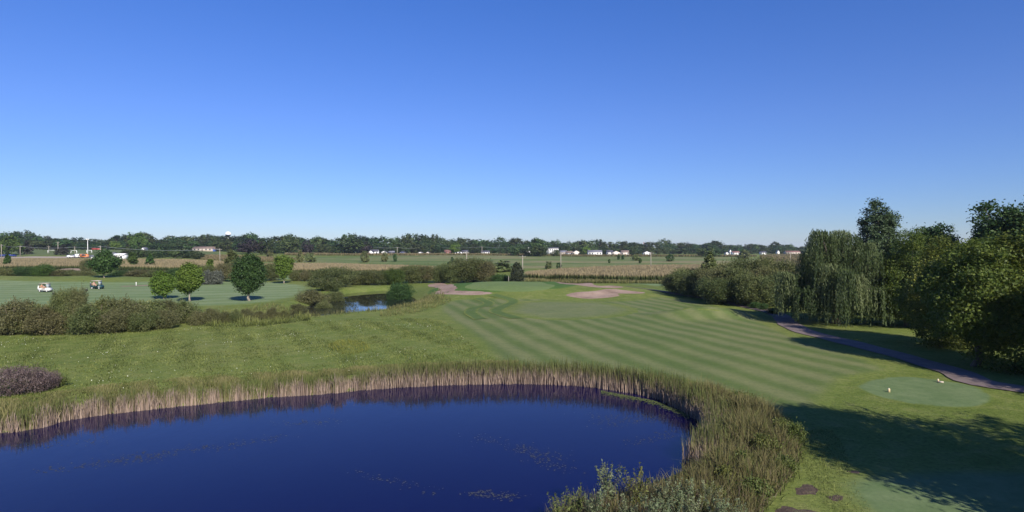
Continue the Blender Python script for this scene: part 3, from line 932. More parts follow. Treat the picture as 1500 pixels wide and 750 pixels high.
# creek reeds
def shore_band2(poly, n, o0, o1, cond):
    mn, mx = poly.min(0) - 8, poly.max(0) + 8
    out = []; got = 0
    while got < n:
        q = rng.uniform(mn, mx, (n * 3, 2)); q = q[cond(q)]
        s = sdf(poly, q[:, 0], q[:, 1]); q = q[(s > o0) & (s < o1)]
        out.append(q); got += len(q)
    return np.concatenate(out)[:n]
ctr = CREEK.mean(0)
q = shore_band2(CREEK, 4200, -.3, 5.0, lambda q: (q[:, 1] < np.interp(colpx(q), [360, 480, 600, 640], [96, 102, 114, 122])))
q, f = clumpy(q, .4, -.5, rng)
blade_obj('creek_reeds', [blades(q, rng.uniform(.25, .8, len(q)), .06, rng, .18, seg=2)], M_bankg, 'thin yellowish reeds along the near creek edge', 'reeds')
q = inside(catmull([G(a, b) for a, b in ((270, 476), (300, 463), (380, 462), (450, 466), (440, 472), (340, 480))], 4), 5000, rng)
q, f = clumpy(q, .5, -.3, rng)
blade_obj('creek_reeds', [blades(q, rng.uniform(.25, .8, len(q)) * np.clip(1 + .5 * f, .3, 2), .07, rng, .35, seg=2, vf=f)], M_bedgreen, 'brown weeds along the narrow creek below the dark maple', 'weeds')
q = inside(catmull([G(a, b) for a, b in ((556, 463), (600, 447), (640, 434), (662, 440), (625, 455))], 4), 3400, rng)
q, f = clumpy(q, .7, -.3, rng)
blade_obj('creek_reeds', [blades(q, rng.uniform(.15, .6, len(q)) * np.clip(1 + .5 * f, .3, 2), .06, rng, .35, seg=2, vf=f)], M_bankg, 'olive weeds on the slope below the kidney bunker', 'weeds')

# pondweed on the water
pts = []
for (x0, y0, x1, y1, n) in ((60, 690, 260, 665, 160), (180, 672, 420, 640, 200), (20, 655, 160, 645, 60), (410, 620, 490, 618, 90), (700, 640, 820, 670, 120), (760, 655, 830, 690, 140), (690, 722, 760, 728, 120), (880, 622, 960, 615, 90), (520, 690, 640, 720, 60), (930, 650, 1000, 630, 90), (860, 610, 1000, 612, 160)):
    for k in range(n):
        t = rng.uniform(); px = x0 + (x1 - x0) * t + rng.normal(0, 12); py = y0 + (y1 - y0) * t + rng.normal(0, 3)
        p = flat(px, py, WZ)
        pts.append((p[0], p[1], WZ + .004))
C = np.array(pts)
C = C[sdf(POND, C[:, 0], C[:, 1]) < -.3]
Vl, Fl = leaf_quads(C, rng.uniform(.02, .07, len(C)), rng, None, .6, 40.0)
Vl[:, 2] = WZ + .006 + rng.uniform(0, .002, len(Vl))
o = link('pondweed', mk_mesh('pondweed', Vl, [Fl], M_weedfloat)); tag(o, 'faint streaks of pondweed floating on the blue water', 'pondweed', None, 'stuff')
pts = []
for k in range(1500):
    px = rng.uniform(880, 1010); py = np.interp(px, [880, 960, 1010], [571, 586, 606]) + abs(rng.normal(0, 3)) + 1
    p = flat(px, py, WZ); pts.append((p[0], p[1], WZ + .004))
C = np.array(pts); C = C[sdf(POND, C[:, 0], C[:, 1]) < .2]
Vl, Fl = leaf_quads(C, rng.uniform(.03, .08, len(C)), rng, None, .7, 40.0)
Vl[:, 2] = WZ + .009 + rng.uniform(0, .002, len(Vl))
o = link('duckweed', mk_mesh('duckweed', Vl, [Fl], M_algae)); tag(o, 'green duckweed film at the foot of the tall cattails', 'duckweed', None, 'stuff')

# maize
def maize(pts, n, rows, label, hmean=2.25, wid=.26, mat=M_corn, name='maize_field', front=9000):
    P = catmull([(at(p, d), d) for p, d in pts], 3)
    q = inside(P, n, rng)
    s = sdf(P, q[:, 0], q[:, 1])
    u = np.round(q[:, 1] / .76 + rng.normal(0, .05, len(q))) * .76
    q[:, 1] = np.where(rng.uniform(size=len(q)) < .6, u, q[:, 1])
    e = inside(P, front, rng, -4.0) if front else q[:0]
    q = np.vstack([q, e])
    hh = rng.normal(hmean, .13, len(q)) + .12 * np.sin(q[:, 0] * .05) * np.sin(q[:, 1] * .06)
    a = blades(q, hh, wid, rng, .10, seg=3)
    b1 = blades(q, hh * rng.uniform(.5, .85, len(q)), wid * .9, rng, .45, seg=3)
    b1 = (b1[0], b1[1], b1[2] * .55, b1[3])
    blade_obj(name, [a, b1], mat, label, 'crop')
maize([(-80, 236), (60, 240), (160, 238), (300, 226), (345, 222), (345, 262), (300, 285), (150, 296), (-80, 300)], 34000, 1, 'browning maize field behind the carts and hedge')
maize([(395, 214), (480, 205), (560, 203), (640, 200), (690, 200), (640, 232), (560, 252), (470, 262), (395, 262)], 26000, 1, 'tan topped maize field behind the creek shrubs')
maize([(770, 172), (850, 167), (930, 165), (1010, 168), (1110, 180), (1180, 190), (1180, 285), (1060, 262), (960, 250), (860, 225), (790, 195)], 44000, 1, 'brown tasselled maize field before the distant white houses')
maize([(1105, 300), (1200, 300), (1260, 420), (1240, 700), (1125, 690), (1115, 420)], 12000, 1, 'bare brown far crop field beside the willow', 1.3, 1.2, M_cropstalk, 'crop_field', 0)
maize([(430, 470), (560, 500), (700, 520), (860, 545), (1000, 560), (1100, 570), (1090, 600), (960, 590), (800, 575), (640, 560), (500, 545), (430, 510)], 15000, 1, 'narrow far crop strip in front of the white houses', 1.6, .9, M_cropstalk, 'crop_field', 0)
maize([(296, 335), (345, 330), (420, 330), (430, 380), (350, 400), (300, 395)], 5000, 1, 'tan crop strip beyond the maize below the water tower', 1.3, .7, M_cropstalk, 'crop_field', 0)
q = inside(catmull([(at(p, d), d) for p, d in ((690, 190), (760, 172), (900, 163), (985, 160), (985, 156), (880, 158), (770, 162), (700, 178))], 3), 9000, rng)
blade_obj('weed_strip', [blades(q, rng.uniform(.4, 1.1, len(q)), .16, rng, .25, seg=2)], M_bankg, 'strip of tall weeds along the maize edge behind the green', 'weeds')

# ------------------------------------------------------------------ tree and shrub prototypes
def tree_proto(seed, mat, bark, H0, H1, Wd, r, n_cl, per, cl_r, leaf, shape='round', lump=.22, inner=.35, nl=8, aspect=.55, ow=.8):
    rg = np.random.default_rng(seed)
    cm, P = foliage_mesh('crown', rg, mat, leaf, H0, H1, Wd, n_cl, per, cl_r, shape, lump, inner, aspect, ow)
    tm = trunk_mesh('trunk', rg, bark, r, H0, H1, Wd, nl, 0, P)
    return tm, cm

def shrub_proto(seed, mat, Hh, Wd, n_cl, per, leaf, shape='dome', lump=.3, cl_r=.22, aspect=.5):
    rg = np.random.default_rng(seed)
    cm, P = foliage_mesh('foliage', rg, mat, leaf, Hh * .06, Hh, Wd, n_cl, per, cl_r, shape, lump, .3, aspect, .35)
    me = cm
    n0 = len(me.vertices); co = np.zeros(n0 * 3, np.float32); me.vertices.foreach_get('co', co); tv = np.zeros(n0, np.float32); me.attributes['tint'].data.foreach_get('value', tv)
    C = []; T = []
    for k in range(26):                                  # upright shoots that break the outline
        p = P[rg.integers(len(P))]
        q = np.array([p[0] * 1.05, p[1] * 1.05, max(p[2], Hh * .45)]); h = Hh * rg.uniform(.12, .34); lx, ly = rg.normal(0, .18, 2)
        f = rg.uniform(0, 1, 26); w = .07 * Wd * (1.05 - f)
        C.append(np.stack([q[0] + lx * f * h + rg.normal(0, 1, 26) * w * .5, q[1] + ly * f * h + rg.normal(0, 1, 26) * w * .5, q[2] + f * h], 1)); T.append(np.clip(rg.normal(.5, .2) + rg.normal(0, .12, 26), 0, 1))
    C = np.concatenate(C); T = np.concatenate(T)
    V2, F2 = leaf_quads(C, leaf * rg.uniform(.6, 1.2, len(C)), rg, None, aspect)
    Vn = np.vstack([co.reshape(-1, 3), V2]); bpy.data.meshes.remove(me)
    cm = mk_mesh('foliage', Vn, [np.arange(len(Vn)).reshape(-1, 4)], mat, {'tint': np.r_[tv, np.repeat(T, 4)]})
    return stems_mesh('stem', rg, M_bark, Hh, Wd, 9), cm

def ground_loc(px, d=None, py=None):
    if d is None:
        x, y = G(px, py)
    else:
        x, y = at(px, d), d
    return (x, y, hz(x, y))

# mid-distance course trees; (px of base, base row, top row, width in px)
def course_tree(name, px, base, top, wpx, mat, bark, label, seed, shape='round', d=None, h0=.23, leaf=.16, n=300, lump=.25, group=None, cat='tree', r=None, ctop=None):
    loc = ground_loc(px, d, base)
    dd = loc[1]
    ht = top_z(top, dd) - loc[2]
    wd = wpx * dd / FP * .76
    p = tree_proto(seed, mat, bark, ht * h0, ht, wd, r or max(.09, ht * .02), n, 40, wd * .085, leaf, shape, lump)
    put_tree(name, p, loc, 0, 1, label, group, cat)

course_tree('maple_tree', 240, 438, 398, 37, ML_lime, M_barkp, 'smaller lime green maple beside its taller twin on the fairway', 21, 'round', h0=.2)
course_tree('maple_tree', 279, 442, 386, 40, ML_lime, M_barkp, 'taller lime green maple with pale trunk on the fairway', 22, 'round', n=360, h0=.22, lump=.27)
course_tree('maple_tree', 366, 441, 373, 47, ML_dark, M_barkp, 'dark green round maple with pale trunk casting a shadow on the fairway', 23, 'round', n=520, h0=.2, r=.2, lump=.22, leaf=.14)
course_tree('maple_tree', 416, 415.5, 374, 31, ML_lime, M_barkp, 'bright green vase shaped tree in front of the maize', 24, 'vase', leaf=.2, h0=.22, lump=.25)
course_tree('maple_tree', 153, 407, 369, 42, ML_dark, M_barkp, 'dark dense tree on the mound behind the green golf cart', 25, 'dome', leaf=.24, n=360, h0=.2)
course_tree('sapling', 195, 394, 370, 14, ML_maple, M_bark, 'slender sapling nearer the dark tree at the maize edge', 26, 'column', leaf=.26, n=90, h0=.15)
course_tree('sapling', 220, 394, 371, 12, ML_maple, M_bark, 'slender sapling between its neighbour and the lime maples at the maize edge', 27, 'cone', leaf=.26, n=80, h0=.2)
course_tree('sapling', 11, 394, 371, 11, ML_maple, M_bark, 'thin sapling standing alone before the gravel lot', 28, 'cone', leaf=.26, n=60, h0=.2)
course_tree('poplar_tree', 339, 408, 366, 18, ML_scrub, M_bark, 'ragged olive poplar rising from shrubs beside the dark maple', 29, 'column', leaf=.24, n=150, lump=.35, h0=.08)
course_tree('sapling', 307, 405, 378, 11, ML_lime, M_bark, 'young yellow green tree above the grey shrubs', 30, 'column', leaf=.22, n=90, h0=.2)
course_tree('cedar_tree', 757, 412.8, 384, 22, ML_cedar, M_bark, 'dark conical cedar behind the putting green', 31, 'cone', leaf=.16, n=420, h0=.02, d=144)
course_tree('sapling', 1040, 425, 374, 20, ML_scrub, M_bark, 'thin leafy sapling rising above the thicket', 32, 'oval', d=112, leaf=.2, n=110, lump=.35, h0=.45)

# ------------------------------------------------------------------ shrubs
SP = [shrub_proto(40 + k, m, 2.6, 3.4, 300, 44, .082, 'dome', .34, .24, .38) for k, m in enumerate((ML_scrub, ML_scrub2, ML_scrub, ML_scrub2, ML_dark))]
SP2 = [shrub_proto(50 + k, m, 4.6, 4.6, 420, 48, .105, 'round', .36, .34, .38) for k, m in enumerate((ML_scrub, ML_scrub2, ML_scrub, ML_maple))]
SPg = shrub_proto(60, ML_grey, 2.4, 3.4, 140, 34, .13)
SPp = shrub_proto(61, ML_purple, 1.7, 3.6, 260, 40, .06, 'dome', .3, .2, .3)

def shrub(px, base, top, wpx, proto, ph, pw, label, group=None, name='shrub', d=None, cat='shrub', rz=None):
    loc = ground_loc(px, d, base)
    dd = loc[1]
    ht = (top_z(top, dd) - loc[2]); wd = wpx * dd / FP
    put_shrub(name, proto, (loc[0], loc[1], loc[2] - .05), random.uniform(0, 6.28) if rz is None else rz, (wd / pw, wd / pw * random.uniform(.85, 1.15), ht / ph), label, group, cat)

# scrub belt before the carts
lab = 'olive brown scrub willow in the belt in front of the golf carts'
gp = 'scrub belt in front of the carts'
for k, (px, base, top, w) in enumerate(((-20, 488, 440, 62), (22, 490, 441, 60), (58, 486, 443, 56), (70, 490, 452, 50), (150, 484, 437, 56), (185, 482, 437, 52), (215, 478, 437, 48), (248, 474, 441, 50), (128, 489, 447, 50), (165, 488, 455, 46), (205, 485, 456, 44), (240, 481, 456, 40), (-45, 492, 445, 60))):
    shrub(px, base, top, w, SP[k % 4], 2.6, 3.4, lab, gp)
shrub(93, 487, 424, 27, SP2[0], 4.6, 4.6, 'taller green willow shrub nearer the white golf cart')
shrub(117, 487, 423, 25, SP2[1], 4.6, 4.6, 'taller straw brown shrub nearer the green golf cart')
shrub(268, 473, 440, 40, SP[0], 2.6, 3.4, 'rounded scrub shrub at the end of the belt below the lime maples')
# hedge behind the carts
lab = 'brownish hedge shrub along the far side of the carts fairway'
gp = 'hedge behind the carts'
for k, (px, d, top, w) in enumerate(((-15, 186, 394, 34), (12, 186, 392, 34), (38, 187, 392, 32), (86, 190, 395, 30), (106, 190, 395, 30), (122, 188, 396, 26), (178, 186, 397, 30), (200, 185, 395, 34), (224, 184, 396, 34), (246, 182, 395, 30), (262, 180, 394, 26))):
    shrub(px, 0, top, w, SP[(0, 2, 4, 1)[k % 4]], 2.6, 3.4, lab, gp, d=d)
shrub(64, 0, 388, 28, SP2[3], 4.6, 4.6, 'dark taller shrub in the hedge beside the far bunker', d=188)
shrub(128, 0, 380, 18, SP2[1], 4.6, 4.6, 'pale olive shrub against the dark tree above the hedge', d=200)
# cluster behind the dark maple
shrub(302, 0, 399, 20, SPg, 2.4, 3.4, 'grey shrub at the end of the dirt track', d=152, cat='shrub')
shrub(317, 0, 399, 22, SPg, 2.4, 3.4, 'grey shrub nearer the dark maple', d=152)
shrub(300, 0, 389, 26, SP2[0], 4.6, 4.6, 'olive shrub behind the grey shrubs', d=168)
shrub(326, 0, 387, 26, SP2[1], 4.6, 4.6, 'brown shrub under the ragged poplar', d=166)
shrub(345, 0, 386, 26, SP2[1], 4.6, 4.6, 'brown shrub touching the dark maple', d=164)
shrub(396, 0, 386, 24, SP2[0], 4.6, 4.6, 'yellow olive shrub between the dark maple and the vase tree', d=168)
for k, (px, w) in enumerate(((432, 16), (446, 16), (456, 12))):
    shrub(px, 0, 396 + k, w, SP[2 + k % 2], 2.6, 3.4, 'low green shrub in the short row beside the vase tree', 'short shrub row', d=166)
# creek shrubs
shrub(485, 0, 392, 48, SP2[0], 4.6, 4.6, 'large rounded willow shrub beside the creek pool', d=142)
shrub(478, 0, 405, 44, SP[0], 2.6, 3.4, 'olive shrub at the foot of the large rounded willow shrub', d=131)
shrub(458, 446, 426, 40, SP[3], 2.6, 3.4, 'low brown shrub on the near creek corner', None)
shrub(438, 461, 445, 26, SP[1], 2.6, 3.4, 'low brown brush where the creek narrows')
shrub(476, 458, 440, 24, SP[0], 2.6, 3.4, 'low olive brush on the near bank of the creek pool')
shrub(492, 0, 426, 22, SP[2], 2.6, 3.4, 'low olive shrub overhanging the creek', d=117)
shrub(522, 0, 401, 34, SP[2], 2.6, 3.4, 'olive shrub between two taller ones behind the creek', d=152)
shrub(540, 0, 397, 34, SP2[2], 4.6, 4.6, 'taller olive willow shrub in the middle behind the creek', d=152)
shrub(562, 0, 403, 36, SP[0], 2.6, 3.4, 'soft olive shrub at the back corner of the creek', d=153)
shrub(578, 0, 394, 26, SP2[3], 4.6, 4.6, 'blue green shrub behind the creek', d=152)
lab = 'olive brown shrub in the row behind the kidney bunker'
gp = 'shrub row behind the kidney bunker'
for k, (px, top, w, d) in enumerate(((600, 389, 32, 158), (622, 390, 32, 160), (644, 389, 34, 162), (662, 386, 30, 160))):
    shrub(px, 0, top, w, SP2[k % 3], 4.6, 4.6, lab, gp, d=d)
shrub(690, 0, 379, 50, SP2[0], 4.6, 4.6, 'biggest shrub behind the kidney bunker with grey twigs', d=160)
shrub(712, 0, 384, 34, SP2[1], 4.6, 4.6, 'grey brown shrub leaning on the biggest one', d=158)
shrub(735, 0, 403, 26, SP[4], 2.6, 3.4, 'low dark shrub beside the cedar', d=150)
shrub(726, 0, 403, 26, SP[0], 2.6, 3.4, 'low green shrub near the bench', d=152)
shrub(588, 0, 417, 32, SP[4], 2.6, 3.4, 'dark dense shrub leaning over the creek pool', d=122)
shrub(574, 0, 427, 16, SP[4], 2.6, 3.4, 'dark low shrub dipping into the creek pool', d=121)
for k, (px, base, top, w) in enumerate(((292, 476, 456, 22), (310, 475, 453, 20), (327, 473, 457, 20), (345, 472, 454, 20), (362, 470, 452, 18), (380, 469, 456, 20), (398, 468, 450, 18), (415, 467, 455, 20))):
    shrub(px, base, top, w, SP[(1, 3, 1, 0)[k % 4]], 2.6, 3.4, 'low brown brush along the narrow creek below the dark maple', 'brush along the narrow creek')
# thicket at right
lab = 'olive brown scrub in the thicket beside the cart path'
gp = 'thicket beside the cart path'
for k, (px, d, top, w) in enumerate(((1008, 118, 393, 46), (1020, 112, 398, 44), (1040, 108, 393, 48), (1060, 104, 391, 46), (1062, 116, 386, 44), (1082, 102, 395, 46), (1088, 112, 382, 46), (1108, 102, 397, 46), (1116, 110, 379, 48), (1132, 102, 392, 46), (1146, 106, 386, 46), (1160, 100, 398, 44), (1172, 108, 390, 50), (1050, 100, 407, 40), (1098, 97, 404, 44), (1122, 96, 406, 42), (1140, 96, 408, 40))):
    shrub(px, 0, top, w, SP2[(k * 2 + k // 3) % 3], 4.6, 4.6, lab, gp, d=d)
shrub(992, 0, 404, 34, SP2[0], 4.6, 4.6, 'first low scrub of the thicket next to the maize', d=120)
shrub(1098, 439, 433, 14, SP[0], 2.6, 3.4, 'tiny bright weed clump at the foot of the thicket', cat='shrub')
for k, (px, py, w) in enumerate(((1106, 452, 12), (1118, 454, 12), (1132, 460, 16))):
    shrub(px, py, py - 9, w, SP[4], 2.6, 3.4, 'small dark weed bush in the path bend', 'weed bushes in the path bend')
# withered weeds at the left
shrub(28, 576, 536, 78, SPp, 1.7, 3.6, 'purplish brown withered weed clump on the pond bank', name='weed_clump', cat='weeds')
shrub(64, 571, 543, 46, SPp, 1.7, 3.6, 'smaller withered weed clump merging with the big one', name='weed_clump', cat='weeds')
SPw = shrub_proto(63, ML_weed, 1.0, 1.6, 80, 24, .07)
shrub(86, 566, 552, 22, SPw, 1.0, 1.6, 'fresh green weed beside the withered clumps', name='weed_clump', cat='weeds')
shrub(1165, 648, 622, 26, SPw, 1.0, 1.6, 'bright yellow green weed at the edge of the mixed reeds', name='weed_clump', cat='weeds')
shrub(1085, 590, 575, 34, SPw, 1.0, 1.6, 'green weed hump between cattails and fairway', name='weed_clump', cat='weeds')

for k, (px, py, w, tp) in enumerate(((1120, 668, 34, 640), (1146, 640, 30, 616), (1088, 690, 34, 664), (1062, 712, 36, 686), (1104, 730, 36, 704), (1150, 690, 30, 670), (1040, 740, 38, 716))):
    shrub(px, py, tp, w, SPw, 1.0, 1.6, 'leafy green weed clump standing among the browning reed bed', 'leafy weeds in the reed bed', name='weed_clump', cat='weeds')

# silvery willow shoots at the near bank: upright plumes
def plume_proto(seed, Hh, n, mat=ML_silver):
    rg = np.random.default_rng(seed)
    b = MB(); C = []; T = []; O = []
    for k in range(n):
        a = rg.uniform(0, 6.28); q = rg.uniform(.05, .32) * Hh
        tip = Vector((math.cos(a) * q, math.sin(a) * q, Hh * rg.uniform(.6, 1)))
        r0 = Vector((rg.normal(0, .05), rg.normal(0, .05), -.1))
        m = r0.lerp(tip, .5) + Vector((-math.cos(a) * .03, -math.sin(a) * .03, .1))
        b.tube([r0, m, tip], [.014, .010, .003], 4)
        for j in range(58):
            f = rg.uniform(.22, 1)
            p = (r0.lerp(m, f * 2) if f < .5 else m.lerp(tip, f * 2 - 1))
            w = .15 * (1.15 - f)
            C.append((p.x + rg.normal(0, w), p.y + rg.normal(0, w), p.z + rg.normal(0, .03))); T.append(np.clip(.3 + .35 * f + rg.normal(0, .17), 0, 1))
            O.append((math.cos(a) * .5, math.sin(a) * .5, .6))
    C = np.array(C)
    V, F = leaf_quads(C, rg.uniform(.045, .09, len(C)), rg, np.array(O), .35)
    return b.mesh('stem', M_bark), mk_mesh('foliage', V, [F], mat, {'tint': np.repeat(T, 4)})
PL = [plume_proto(70 + k, 2.2, 16) for k in range(3)] + [plume_proto(74, 2.2, 14, ML_weed)]
for k, (px, py, top, kind, lab, gp) in enumerate((
        (892, 752, 676, 0, 'tallest silvery willow shoots standing alone against the blue water', None),
        (935, 757, 682, 3, 'green leafy willow shoots beside the tallest silvery ones', None),
        (970, 765, 695, 1, None, 1), (1000, 770, 700, 2, None, 1), (920, 785, 722, 1, None, 1), (955, 795, 720, 0, None, 1), (1010, 795, 722, 2, None, 1), (980, 800, 730, 0, None, 1),
        (1040, 762, 700, 1, None, 1), (1050, 790, 722, 0, None, 1), (870, 785, 712, 2, None, 1), (1085, 795, 730, 1, None, 1),
        (845, 775, 712, 3, 'green willow shoots nearest the bottom of the pond', None), (820, 790, 722, 3, 'sparse green shoots at the last corner of the near bank', None))):
    x, y = flat(px, py, -.2)
    z = hz(x, y)
    ht = top_z(top, y) - z
    put_shrub('willow_shoots', PL[kind], (x, y, z), k * 1.7, (ht / 2.2 * 1.05, ht / 2.2 * 1.05, ht / 2.2), lab or 'silvery willow shoots massed among brown grass on the near bank', 'silvery willow shoots on the near bank' if gp else None, 'shrub')
nb = catmull([flat(a, b, -.2) for a, b in ((800, 752), (850, 738), (900, 735), (980, 715), (1040, 690), (1090, 700), (1120, 740), (1080, 790), (950, 800), (800, 800))], 4)
q = inside(nb, 5000, rng)
blade_obj('bank_grass', [blades(q, rng.uniform(.3, .85, len(q)), .024, rng, .35)], M_reedb, 'straw and green tall grass among silvery willow shoots', 'grass')

# ------------------------------------------------------------------ willow
def willow(loc, Hh, Wd, seed, label):
    rg = np.random.default_rng(seed)
    root = empty('weeping_willow', loc); tag(root, label, 'tree')
    b = MB()
    b.tube([(0, 0, -.3), (.1, 0, 1.2), (0, .1, 3), (-.2, 0, 5)], [.62, .45, .38, .25], 10)
    lobes = []
    for n_, r0, r1, z0_, z1_ in ((4, .05, .30, .93, 1.04), (9, .34, .62, .62, .86), (13, .66, 1.0, .34, .60)):
        for k in range(n_):
            a = k * 2 * PI / n_ + rg.normal(0, .3) + n_; q = Wd * .5 * rg.uniform(r0, r1)
            lobes.append((math.cos(a) * q, math.sin(a) * q, Hh * rg.uniform(z0_, z1_)))
    lobes.append((-Wd * .2, -1.5, Hh)); lobes.append((Wd * .22, -1, Hh * .88))
    C = []; T = []; O = []; U = []
    for (lx, ly, lz) in lobes:
        s = Vector((0, 0, 3.2 + rg.uniform(0, 1.5))); t = Vector((lx, ly, lz - .3))
        b.tube([s, s.lerp(t, .55) + Vector((0, 0, .8)), t], [.2, .12, .03], 6)
        lt = rg.normal(0, .2)
        rr_ = rg.uniform(1.1, 1.9); full = rg.uniform(.35, 1.0)
        for j in range(104):
            if j % 5 == 0:                                   # strands hang together in tresses
                a = rg.uniform(0, 6.28); q = rg.uniform(.1, 1) ** .6 * rr_
                st = rg.normal(0, .17); fr = min(1.0, rg.uniform(.4, 1.25) * (.6 + .5 * full)); sx, sy = rg.normal(0, .05), rg.normal(0, .05)
            x0, y0 = lx + math.cos(a) * q * .8 + rg.normal(0, .27), ly + math.sin(a) * q * .8 + rg.normal(0, .27)
            z0 = lz - .12 * q * q + rg.normal(0, .12)
            ln = (z0 - .3) * fr * rg.uniform(.8, 1.0)
            ox, oy = math.cos(a) * .7, math.sin(a) * .7
            n = int(16 * ln / 2.2) + 8
            f = rg.uniform(0, 1, n)
            arc = 1 - np.exp(-3.2 * f)
            C.append(np.stack([x0 + ox * arc + sx * f * ln + rg.normal(0, .05, n), y0 + oy * arc + sy * f * ln + rg.normal(0, .07, n), z0 + .35 * np.sin(np.minimum(f * 6, PI)) * (f < .5) - ln * f], 1))
            T.append(np.clip(.5 + lt + st + rg.normal(0, .12, n), 0, 1)); O.append(np.tile([math.cos(a), math.sin(a), .25], (n, 1)))
    C = np.concatenate(C); T = np.concatenate(T); O = np.concatenate(O)
    n = len(C)
    dn = np.tile([0, 0, -1.0], (n, 1)) + rg.normal(0, .28, (n, 3)); dn /= np.linalg.norm(dn, axis=1, keepdims=True)
    nr = O * 1.0 + rg.normal(0, .6, (n, 3)); w = np.cross(dn, nr); w /= np.linalg.norm(w, axis=1, keepdims=True) + 1e-9
    s = rg.uniform(.10, .2, n)[:, None]
    V = np.stack([C - dn * s, C - w * s * .24, C + dn * s, C + w * s * .24], 1).reshape(-1, 3)
    b.build('trunk', M_bark, root, smooth=True)
    link('crown', mk_mesh('crown', V, [np.arange(4 * n).reshape(n, 4)], ML_willow, {'tint': np.repeat(T, 4)}), root)
x, y = G(1224, 474)
willow((x, y, hz(x, y)), 11.5, 13.4, 80, 'big weeping willow with hanging grey green curtains beside the cart path')

# ------------------------------------------------------------------ woods at right
BX = [tree_proto(90 + k, ML_box, M_bark, .9, 10.6, 8.6, .26, 760, 78, .40, .115, 'dome', .30, .3, 14) for k in range(3)]
CT = tree_proto(95, ML_cotton, M_bark, 4.5, 16.6, 5.2, .3, 420, 44, .36, .17, 'column', .2, .3, 10)
SPARSE = tree_proto(99, ML_box, M_bark, 1.6, 10.4, 8.8, .24, 300, 70, .34, .12, 'round', .34, .35, 14)
DK = [tree_proto(96 + k, ML_dark, M_bark, 3.0, 14, 8.0, .28, 460, 44, .5, .20, 'round', .3, .3, 12) for k in range(2)]
def wood(name, proto, ph, px, d, top, label, wscale=1.0, group=None, rz=None, x=None):
    X_ = at(px, d) if x is None else x
    z = hz(X_, d)
    s = (top_z(top, d) - z) / ph
    put_tree(name, proto, (X_, d, z), random.uniform(0, 6.28) if rz is None else rz, (s * wscale, s * wscale, s), label, group)
wood('box_elder_tree', BX[0], 11.6, 1428, 47.5, 343, 'broad yellow green box elder nearest the tee, branches to the ground', 1.0, None, .3)
wood('box_elder_tree', BX[1], 11.6, 1378, 57, 349, 'yellow green box elder in the middle behind the cart path', .95, None, 1.9)
wood('box_elder_tree', BX[2], 11.6, 1330, 72, 356, 'olive box elder next to the willow with a lit lawn at its foot', .95, None, 4.0)
wood('box_elder_tree', BX[1], 11.2, 1520, 46, 338, 'box elder cut by the photo edge above the cart path', 1.05, None, 5.1)
wood('box_elder_tree', BX[0], 11.6, 1455, 66, 346, 'box elder crown showing between the two nearer box elders', 1.0, None, 2.5)
wood('cottonwood_tree', CT, 17, 1289, 95, 292, 'tall slim cottonwood rising behind the willow', 1.0, None, 1.0)
wood('ash_tree', DK[0], 14.6, 1360, 86, 317, 'dark spreading ash crown rising behind the box elders', .95, None, .8)
wood('ash_tree', DK[1], 14, 1484, 76, 291, 'large dark ash towering over the nearest box elder', .95, None, 2.2)
wood('ash_tree', DK[0], 14, 1441, 80, 322, 'dark ash crown beside the large towering one', .45, None, 3.3)
for k, (px, d, top) in enumerate(((1262, 92, 372), (1300, 88, 376), (1325, 96, 376), (1345, 92, 372), (1385, 84, 370), (1420, 92, 362), (1460, 88, 360), (1500, 84, 350), (1545, 78, 340), (1320, 80, 388))):
    wood('ash_tree', DK[k % 2], 14, px, d, top, 'dark understorey tree deep in the wood behind the box elders', 1.25, 'dark trees deep in the wood')
# trees just outside the view that shade the lower right lawn
for k, (x, y, h, lab) in enumerate(((24.6, 17.0, 12.0, 'box elder shading the large tee, outside the photo'), (33.5, 14.5, 12.0, 'second box elder shading the tee, outside the photo'), (44, 27, 12.0, 'box elder by the path end, outside the photo'), (30, 6.0, 12.0, 'box elder beyond the tee shade, outside the photo'), (41.0, 35.5, 10.5, 'box elder shading the middle of the path, outside the photo'))):
    put_tree('box_elder_tree', SPARSE if 1 <= k < 4 else BX[k % 3], (x, y, hz(x, y)), k * 1.3, (h / 10.6, h / 10.6, h / 10.6), lab)

# ------------------------------------------------------------------ far treeline
def far_proto(seed, mat, Hh, Wd, shape, n, leaf, h0=.12):
    rg = np.random.default_rng(seed)
    C, out, tint, P = crown_points(rg, Hh * h0, Hh, Wd, n, 16, Wd * .075, shape, .26, .45)
    V, F = leaf_quads(C, leaf * rg.uniform(.6, 1.35, len(C)), rg, out, .7, .3, 1.0)
    b = MB(); b.tube([(0, 0, -.6), (0, 0, Hh * .25), (.1, 0, Hh * .75)], [.4, .3, .1], 6)
    k = rg.integers(0, len(P), 5)
    for i in k: b.tube([(0, 0, Hh * .22), tuple(P[i])], [.18, .05], 5)
    TV = np.concatenate(b.V); Q = np.array(b.F[4]) + len(V); T3 = np.array(b.F[3]) + len(V)
    return mk_mesh('deciduous_tree', np.vstack([V, TV]), [F, Q, T3], [mat, M_bark], {'tint': np.r_[np.repeat(tint, 4), np.zeros(len(TV))]}, np.r_[np.zeros(len(F)), np.ones(len(Q) + len(T3))])
FP_round = [far_proto(100 + k, ML_far, 14, w, s, 95, .62) for k, (w, s) in enumerate(((12, 'round'), (13, 'oval'), (10, 'oval'), (15, 'dome'), (11, 'vase'), (13, 'round')))]
FP_plum = far_proto(110, ML_plum, 12, 12, 'round', 90, .62)
FP_lime = far_proto(111, ML_lime, 9, 9, 'round', 70, .55)
FP_green = far_proto(112, ML_maple, 11, 13, 'dome', 110, .6)
FP_spr = far_proto(113, ML_spruce, 10, 7.5, 'cone', 90, .5, .03)
FP_spire = far_proto(114, ML_cedar, 14, 5, 'cone', 60, .55, .05)

